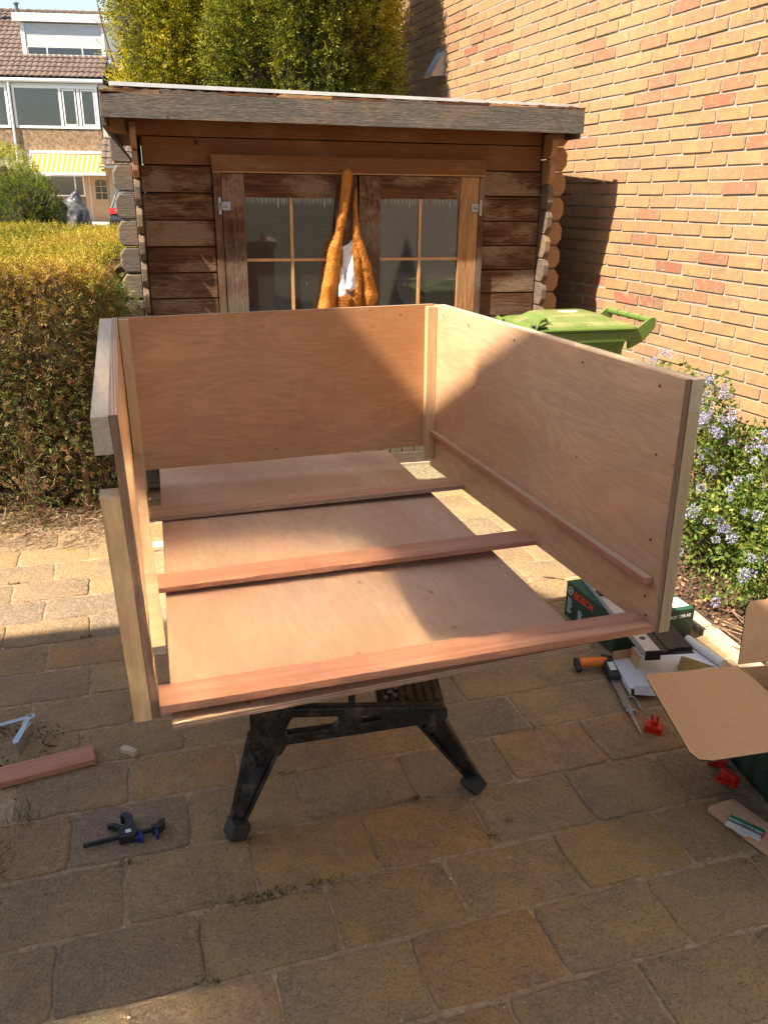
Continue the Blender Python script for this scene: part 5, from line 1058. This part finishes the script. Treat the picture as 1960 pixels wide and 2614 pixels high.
# ================================================================== OVER THE HEDGE: round bushes, post, house row, car
conifer('round_bush', 'dark green clipped round bush behind the hedge at left', (-4.42, 11.0), .42, .42, .55, 1.78, 8000, [(.014, .032, .006), (.045, .08, .012), (.14, .18, .02), (.36, .34, .04)], 91, lsz=1.0, nb=9, cat='bush', seg=5)
conifer('yellow_green_bush', 'bright yellow green bush at the left edge behind the hedge', (-5.05, 11.6), .66, .5, .55, 2.12, 7000, [(.08, .12, .01), (.20, .24, .02), (.38, .38, .04), (.52, .46, .08)], 95, lsz=1.2, nb=5, cat='bush', seg=5)
m = MB(); m.tube([(-3.53, 8.0, 0), (-3.53, 8.0, 2.4)], .028, 12); m.tube([(-3.53, 8., 2.4), (-3.53, 8., 2.46)], [.034, .012], 12); o = m.build('white_post', m_white, None); tag(o, 'thin white post standing behind the hedge at the left edge', 'post')

hr = thing('row_house', 'pale terraced house with yellow striped awning, dormer and brown tiled roof', 'house', (-10, 38, 0), rad(5.5))
GZ = .44
m_bronze = plain('pebbledash_panel', (.25, .17, .10), .95, var=.45, nscale=9, bump=.8); m_cream = plain('cream_render', (.46, .41, .32), .8, var=.08, nscale=3); m_tan = plain('tan_frame', (.40, .25, .14), .5, var=.05)
def hbox(name, x0, x1, y0, y1, z0, z1, mat, par=hr): m = MB(); m.box(x0, x1, y0, y1, z0, z1); return m.build(name, mat, par)
hbox('wall', -14, -5.60, .02, .3, GZ, 5.62, m_cream); hbox('facing_panel', -13.9, -5.25, -.02, .0195, 2.95, 4.02, m_bronze); hbox('facing_panel', -5.14, -1.74, -.02, .0195, 3.2, 4.02, m_bronze)
hbox('back_wall', -14, -1.6, 6.5, 6.7, GZ, 5.6, m_cream); hbox('side_wall', -1.72, -1.5, .0, 6.7, GZ, 5.7, m_cream)
hbox('upper_floor', -5.6, -1.75, .02, 6.4, 2.95, 3.2, m_cream); hbox('wall', -5.6, -4.66, .02, .3, GZ, 2.95, m_cream); hbox('wall', -1.62, -1.5, -.05, -.001, GZ, 2.6, m_tan)
hbox('wall', -4.66, -2.68, .02, .3, GZ, 1.44, plain('red_brick_plinth', (.24, .12, .07), .9, nscale=4)); hbox('wall', -4.66, -1.74, .02, .3, 2.30, 2.95, m_cream)
# first floor windows with curtains
hbox('curtain_rail_box', -13.9, -1.75, .0, .25, 5.6, 5.72, m_white)
w1 = flatwin(hr, -5.12, -1.78, 4.05, 5.62, .03, .10, mull=(-3.26, -2.54), dep=.08)
for sx0_, sx1_ in ((-3.16, -2.64), (-2.44, -1.90)):
    m = MB(); m.box(sx0_-.0, sx0_+.05, -.055, -.0505, 4.16, 5.5); m.box(sx1_-.05, sx1_, -.055, -.0505, 4.16, 5.5); m.box(sx0_+.05, sx1_-.05, -.055, -.0505, 5.44, 5.5); m.box(sx0_+.05, sx1_-.05, -.055, -.0505, 4.16, 4.22); m.build('sash', m_white, w1)
flatwin(hr, -8.6, -5.30, 4.05, 5.62, .03, .10, mull=(-6.9,), dep=.08)
def curtain(x0, x1, z0, z1, y, mat, amp=.04, f=9):
    m = MB(); n = 60
    for i in range(n+1):
        x = x0+(x1-x0)*i/n; yy = y+amp*sin(i/n*f*2*pi)+amp*.4*sin(i*1.7); m.v += [(x, yy, z0), (x, yy, z1)]
    for i in range(n): m.f.append((2*i, 2*i+2, 2*i+3, 2*i+1)); m.mi.append(0)
    return m.build('curtain', mat, hr)
curtain(-4.7, -1.9, 4.05, 4.95, .35, plain('grey_curtain', (.09, .085, .09), .9), .05, 14); curtain(-5.0, -1.85, 4.98, 5.6, .22, plain('pale_blind', (.34, .44, .46), .9), .004, 2); hbox('dark_room', -5.5, -1.8, .9, 1.0, 3.3, 5.6, m_dark)
bl = MB()
for k in range(26): bl.box(-8.4, -5.45, .18, .21, 4.2+k*.052, 4.2+k*.052+.022)
bl.build('louvre_blind', plain('green_grey_blind', (.25, .30, .27), .8), hr)['kind'] = 'stuff'; hbox('dark_room', -8.5, -5.4, .5, .6, 4.0, 5.6, m_dark)
# gutter and downpipe
m = MB(); m.tube([(-14, -.12, 5.80), (-1.5, -.12, 5.80)], .075, 10); m.build('gutter', m_white, hr); m = MB(); m.tube([(-5.19, -.11, 5.75), (-5.19, -.11, 2.2), (-5.19, -.11, GZ)], .05, 8); m.build('downpipe', m_white, hr)
# tiled roof: real corrugated relief, coursed
def tiles(name, x0, x1, y0, z0, y1, z1, mat, par, pw=.235, pl=.34):
    L_ = math.hypot(y1-y0, z1-z0); nrw = int(L_/pl); nx = int((x1-x0)/pw)*6; X = np.linspace(x0, x1, nx+1); dy, dz = (y1-y0)/L_, (z1-z0)/L_; wv = .045*np.abs(np.sin((X-x0)/pw*pi))**.7
    Vs, Fs = [], []; b = 0
    for r_ in range(nrw+1):
        s0 = r_*pl; s1 = min(L_, s0+pl*1.02)
        if s0 >= L_: break
        for s_, h in ((s0, .0), (s0, .045), (s1, .01)): Vs.append(np.stack([X, y0+dy*s_-dz*(h+wv*(h > 0 or 1)), z0+dz*s_+dy*(h+wv)], 1))
        k = len(X)
        for q in (0, 1):
            i = np.arange(k-1); Fs.append(np.stack([b+q*k+i, b+q*k+i+1, b+(q+1)*k+i+1, b+(q+1)*k+i], 1))
        b += 3*k
    return nmesh(name, np.concatenate(Vs), np.concatenate(Fs), mat, par, None)
def tilemat():
    t = NT('clay_roof_tiles'); v = t.coord((1, 1, 1), randoff=False); n = t.noise(v, 1.2, 4, .6); n2 = t.noise(v, 9, 4, .65); vo = t.n('ShaderNodeTexVoronoi'); t.l(t.coord((4.2, 3.4, 3.4), randoff=False), vo.inputs['Vector']); vo.inputs['Scale'].default_value = 1
    c = t.ramp(n2, [(.3, (.05, .034, .028)), (.5, (.105, .072, .058)), (.7, (.18, .13, .105))]); s_ = t.n('ShaderNodeSeparateColor'); t.l(vo.outputs['Color'], s_.inputs[0]); c = t.mix(t.math('MULTIPLY', s_.outputs[0], .45), c, (.07, .045, .036)); c = t.mix(t.ramp(n, [(.45, 0.), (.75, .35)]), c, (.20, .155, .125))
    return t.end(t.bsdf(c, .85))
m_tile = tilemat()
RY0, RZ0, RY1, RZ1 = -.10, 5.92, 4.0, 8.86
tiles('roof', -14.2, -1.46, RY0, RZ0, RY1, RZ1, m_tile, hr)
rfb = MB(); rfb.hexa([(-14.2, RY0, RZ0-.12), (-1.46, RY0, RZ0-.12), (-1.46, RY1, RZ1-.12), (-14.2, RY1, RZ1-.12), (-14.2, RY0, RZ0-.02), (-1.46, RY0, RZ0-.02), (-1.46, RY1, RZ1-.03), (-14.2, RY1, RZ1-.03)]); rfb.hexa([(-14.2, RY1, RZ1-.12), (-1.46, RY1, RZ1-.12), (-1.46, 8, RZ0), (-14.2, 8, RZ0), (-14.2, RY1, RZ1-.02), (-1.46, RY1, RZ1-.02), (-1.46, 8, RZ0+.1), (-14.2, 8, RZ0+.1)]); rfb.build('roof_deck', m_dark, hr)
m = MB()
for k in range(34): m.tube([(-14.2+k*.375, 4.0, 8.90), (-14.2+k*.375+.36, 4.0, 8.885)], [.115, .10], 10)
m.build('ridge_tiles', m_tile, hr)['kind'] = 'stuff'
for x in (-6.30, -5.45):
    m = MB(); m.tube([(x, 3.3, 8.1), (x, 3.3, 9.05)], .075, 10); m.tube([(x, 3.3, 9.05), (x, 3.3, 9.07), (x, 3.3, 9.16)], [.13, .13, .02], 10); m.build('vent_pipe', plain('dark_vent_pipe', (.10, .12, .12), .6), hr)
# dormer, its front at y=1.2
dm = MB(); dm.box(-4.83, -1.42, 1.205, 4.2, 6.70, 8.02); dbo = dm.build('dormer', m_white, hr)
hbox('dormer_fascia', -5.04, -1.30, .98, 4.3, 8.05, 8.31, m_white, dbo); hbox('dormer_roof', -5.02, -1.32, 1.0, 4.25, 8.311, 8.35, m_zinc, dbo)
hbox('dormer_flashing', -4.95, -1.36, 1.0, 1.22, 6.60, 6.72, m_zinc, dbo)
shm = MB(); ns_ = 19; zt0, zb0 = 7.98, 7.20; p_ = []
for k in range(ns_):
    za = zb0+(zt0-zb0)*k/ns_; zb_ = zb0+(zt0-zb0)*(k+1)/ns_; shm.hexa([(-4.64, 1.135, za+.006), (-1.62, 1.135, za+.006), (-1.62, 1.16, za+.006), (-4.64, 1.16, za+.006), (-4.64, 1.150, zb_-.001), (-1.62, 1.150, zb_-.001), (-1.62, 1.165, zb_-.001), (-4.64, 1.165, zb_-.001)])
shm.build('roller_shutter', plain('grey_shutter', (.55, .58, .62), .5), dbo)['kind'] = 'stuff'
hbox('shutter_guide', -4.74, -4.645, 1.11, 1.20, 6.86, 8.0, m_white, dbo); hbox('shutter_guide', -1.615, -1.52, 1.11, 1.20, 6.86, 8.0, m_white, dbo)
flatwin(dbo, -4.64, -1.62, 6.84, 7.19, 1.19, .05, mull=(-3.84, -2.44), glass=mglass('dark_blue_glass', (.05, .07, .11), .12), dep=.06)
for x in (-8.6,):
    hbox('dormer', x-3.3, x+.2, 1.2, 4.2, 6.7, 8.3, m_white)
# lower side roof at the right
tiles('side_roof', -1.74, -.2, -.9, 2.66, .4, 4.1, m_tile, hr); hbox('side_gutter', -1.80, -.2, -1.05, -.92, 2.56, 2.64, m_metal)
# awning
def awnmat():
    t = NT('yellow_striped_canvas'); tc = t.n('ShaderNodeTexCoord').outputs['Object']; sx = t.n('ShaderNodeSeparateXYZ'); t.l(tc, sx.inputs[0]); s_ = t.math('FRACT', t.math('MULTIPLY', sx.outputs[0], 1/.198)); f = t.ramp(s_, [(.40, 0.), (.46, 1.), (.92, 1.), (.98, 0.)])
    c = t.mix(f, (.62, .56, .38), (.66, .40, .02)); p = t.bsdf(c, .8); tr = t.n('ShaderNodeBsdfTranslucent'); t.l(c, tr.inputs[0]); mx = t.n('ShaderNodeMixShader'); mx.inputs[0].default_value = .3; t.l(p, mx.inputs[1]); t.l(tr.outputs[0], mx.inputs[2]); return t.end(mx.outputs[0])
aw = thing('striped_awning', 'yellow and white striped awning let down over the window of the far house', 'awning', tuple(hr.location), rad(5.5))
m = MB(); m.hexa([(-4.56, -.22, 3.07), (-1.56, -.22, 3.07), (-1.56, -1.02, 2.38), (-4.56, -1.02, 2.38), (-4.56, -.20, 3.09), (-1.56, -.20, 3.09), (-1.56, -1.02, 2.40), (-4.56, -1.02, 2.40)]); m.build('canvas', awnmat(), aw)
hb2 = MB(); hb2.box(-4.66, -1.54, -.24, .018, 3.10, 3.21); hb2.build('cassette', m_white, aw); hb2 = MB(); hb2.box(-4.66, -1.54, -1.08, -1.0, 2.27, 2.37); hb2.build('front_bar', m_white, aw)
# ground floor window and door
flatwin(hr, -4.60, -2.66, 1.46, 2.29, .03, .05, mull=(-3.03,), dep=.07, fm=m_white); hbox('blind', -4.5, -2.7, .12, .14, 2.0, 2.28, m_cream); curtain(-3.0, -2.7, 1.5, 2.28, .2, m_cream, .02, 5); hbox('dark_room', -4.6, -2.5, .8, .9, 1.2, 2.3, m_dark)
hbox('door_frame', -2.66, -2.46, -.03, .05, GZ, 2.299, m_tan); dr_ = hbox('front_door', -2.43, -1.66, .0, .05, .47, 2.27, m_tan)
hbox('door_frame', -2.458, -2.432, -.02, .05, GZ, 2.29, m_white)
arch = [(-.235, 0), (.235, 0), (.235, .66), (.16, .74), (0, .77), (-.16, .74), (-.235, .66)]
m = MB(); m.prism([(x-1.995, z+1.36) for x, z in arch], -.006, -.002, M=XZ); m.build('door_light', mglass('door_glass', (.05, .05, .05), .08), dr_)
m = MB(); m.box(-2.008, -1.982, -.016, -.0065, 1.36, 2.12)
for z in (1.60, 1.85): m.box(-2.23, -2.009, -.016, -.0065, z, z+.025); m.box(-1.981, -1.76, -.016, -.0065, z, z+.025)
m.box(-2.27, -2.231, -.018, -.0012, 1.33, 2.10); m.box(-1.759, -1.72, -.018, -.0012, 1.33, 2.10); m.box(-2.27, -1.72, -.018, -.0012, 1.30, 1.358); m.build('door_moulding', m_tan, dr_)
m = MB(); m.box(-2.28, -1.71, -.014, -.0012, .60, 1.20); m.box(-2.22, -1.77, -.022, -.0142, .66, 1.14); m.build('door_panel', m_tan, dr_)
# covered motorcycle
mc = thing('covered_motorcycle', 'motorcycle under a crumpled grey cover parked before the far house', 'motorcycle', (-11.4, 33.0, .33), 0)
m_cover = plain('grey_cover_cloth', (.05, .05, .054), .45, var=.25, nscale=3, bump=.3); 
def lump(name, prof, mat, par, ydep=.35, seg=28, crumple=.05, seed=1):
    # prof: (z, xl, xr)
    nr_ = 26; zs = np.array([p[0] for p in prof]); zi = np.linspace(zs[0], zs[-1], nr_); o_ = np.argsort(zs); xl = np.interp(zi, zs[o_], np.array([p[1] for p in prof])[o_]); xr = np.interp(zi, zs[o_], np.array([p[2] for p in prof])[o_]); a = np.linspace(0, 2*pi, seg, endpoint=False)
    cx = (xl+xr)/2; hw = (xr-xl)/2; V = np.stack([cx[:, None]+hw[:, None]*np.cos(a), np.minimum(hw*1.0, ydep)[:, None]*np.sin(a), np.repeat(zi[:, None], seg, 1)], -1); nz = fbm(V.reshape(-1, 3), 7, seed).reshape(V.shape[:2]); nz = np.abs(nz)*2-.6
    V[..., 0] += np.cos(a)*nz*crumple; V[..., 1] += np.sin(a)*nz*crumple; V = V.reshape(-1, 3); F = [(i*seg+j, i*seg+(j+1) % seg, (i+1)*seg+(j+1) % seg, (i+1)*seg+j) for i in range(nr_-1) for j in range(seg)]
    return nmesh(name, V, np.array(F), mat, par)
lump('cover', [(1.40, -.02, .0), (1.32, -.10, .06), (1.15, -.28, .16), (1.0, -.48, .20), (.85, -.50, .26), (.6, -.42, .30), (.35, -.38, .36), (.12, -.30, .40)], m_cover, mc, crumple=.06, seed=4)
lump('cover', [(.92, .10, .16), (.84, -.05, .34), (.70, -.20, .44), (.50, -.28, .50), (.30, -.26, .54), (.10, -.30, .62)], m_cover, mc, crumple=.08, seed=9).location = (0, -.45, 0)
m = MB(); m.tube([(.20, -.30, .16), (.20, -.16, .16)], .17, 16); m.tube([(-.25, .50, .2), (-.25, .62, .2)], .2, 16); m.build('wheel', m_black, mc)
bc2 = thing('covered_barbecue', 'dark blue cloth cover standing between the round bush and the grey covered motorcycle', 'covered barbecue', (-12.05, 32.6, .30), 0)
lump('cover', [(1.12, -.10, .05), (1.0, -.26, .20), (.6, -.34, .34), (.1, -.30, .50)], plain('navy_cover', (.012, .016, .07), .6, var=.3), bc2, crumple=.06, seed=13)
# car behind the shed corner
def car():
    t = thing('parked_car', 'dark grey car partly hidden behind the shed corner', 'car', (-7.72, 29.0, .22), 0); t.rotation_euler = (0, 0, rad(6))
    m_paint = plain('dark_grey_paint', (.028, .032, .034), .25, .3, var=.05, coat=.8); hw = .88
    prof = [(-2.0, .30), (-2.05, .62), (-1.95, .88), (-1.62, 1.34), (-1.2, 1.44), (.2, 1.46), (.55, 1.38), (1.25, .96), (1.95, .84), (2.08, .62), (2.05, .30)]
    m = MB(); n = len(prof)
    for s_, k in ((-1, 0), (1, 0)):
        for y, z in prof: w = hw*(1.0 if z < .95 else 1-.22*(z-.95)/.5); m.v.append((s_*w, y, z))
    m.f = [(i, (i+1) % n, n+(i+1) % n, n+i) for i in range(n)]+[tuple(range(n)), tuple(range(2*n-1, n-1, -1))]; m.mi = [0]*len(m.f); m.build('body', m_paint, t, bevel=.04)
    m_cg = plain('car_glass', (.10, .13, .15), .08, var=.05, spec=.8); m_rl = plain('tail_light_red', (.55, .01, .008), .2, var=.05)
    m = MB(); m.hexa([(-.74, -1.945, .95), (.74, -1.945, .95), (.74, -1.90, .95), (-.74, -1.90, .95), (-.66, -1.665, 1.33), (.66, -1.665, 1.33), (.66, -1.62, 1.33), (-.66, -1.62, 1.33)]); m.build('rear_window', m_cg, t)
    for s_ in (-1, 1):
        m = MB(); m.hexa([(s_*.55, -2.075, .80), (s_*.86, -2.02, .78), (s_*.87, -1.80, .84), (s_*.55, -1.98, .84), (s_*.58, -2.0, .92), (s_*.86, -1.97, .96), (s_*.87, -1.75, .96), (s_*.58, -1.92, .94)]); m.build('tail_light', m_rl, t)
        m = MB(); m.hexa([(s_*.885, .50, 1.0), (s_*1.04, .50, 1.0), (s_*1.04, .62, 1.0), (s_*.885, .62, 1.0), (s_*.885, .50, 1.10), (s_*1.06, .50, 1.14), (s_*1.06, .60, 1.14), (s_*.885, .60, 1.10)]); m.build('mirror', m_black, t, bevel=.02)
        for y in (-1.30, 1.35):
            m = MB(); m.tube([(s_*.72, y, .31), (s_*.90, y, .31)], .31, 24); w = m.build('wheel', m_black, t); m = MB(); m.tube([(s_*.885, y, .31), (s_*.905, y, .31)], .19, 18); m.build('rim', m_metal, w)
        m = MB(); m.hexa([(s_*.79, -1.4, .98), (s_*.79, .75, .98), (s_*.895, .75, .98), (s_*.895, -1.4, .98), (s_*.66, -1.2, 1.36), (s_*.66, .25, 1.36), (s_*.80, .25, 1.36), (s_*.80, -1.2, 1.36)]); m.build('side_window', m_cg, t)
    m = MB(); m.box(-.26, .26, -2.085, -2.06, .50, .61); m.build('number_plate', plain('plate_yellow', (.75, .55, .03), .5), t)
car()
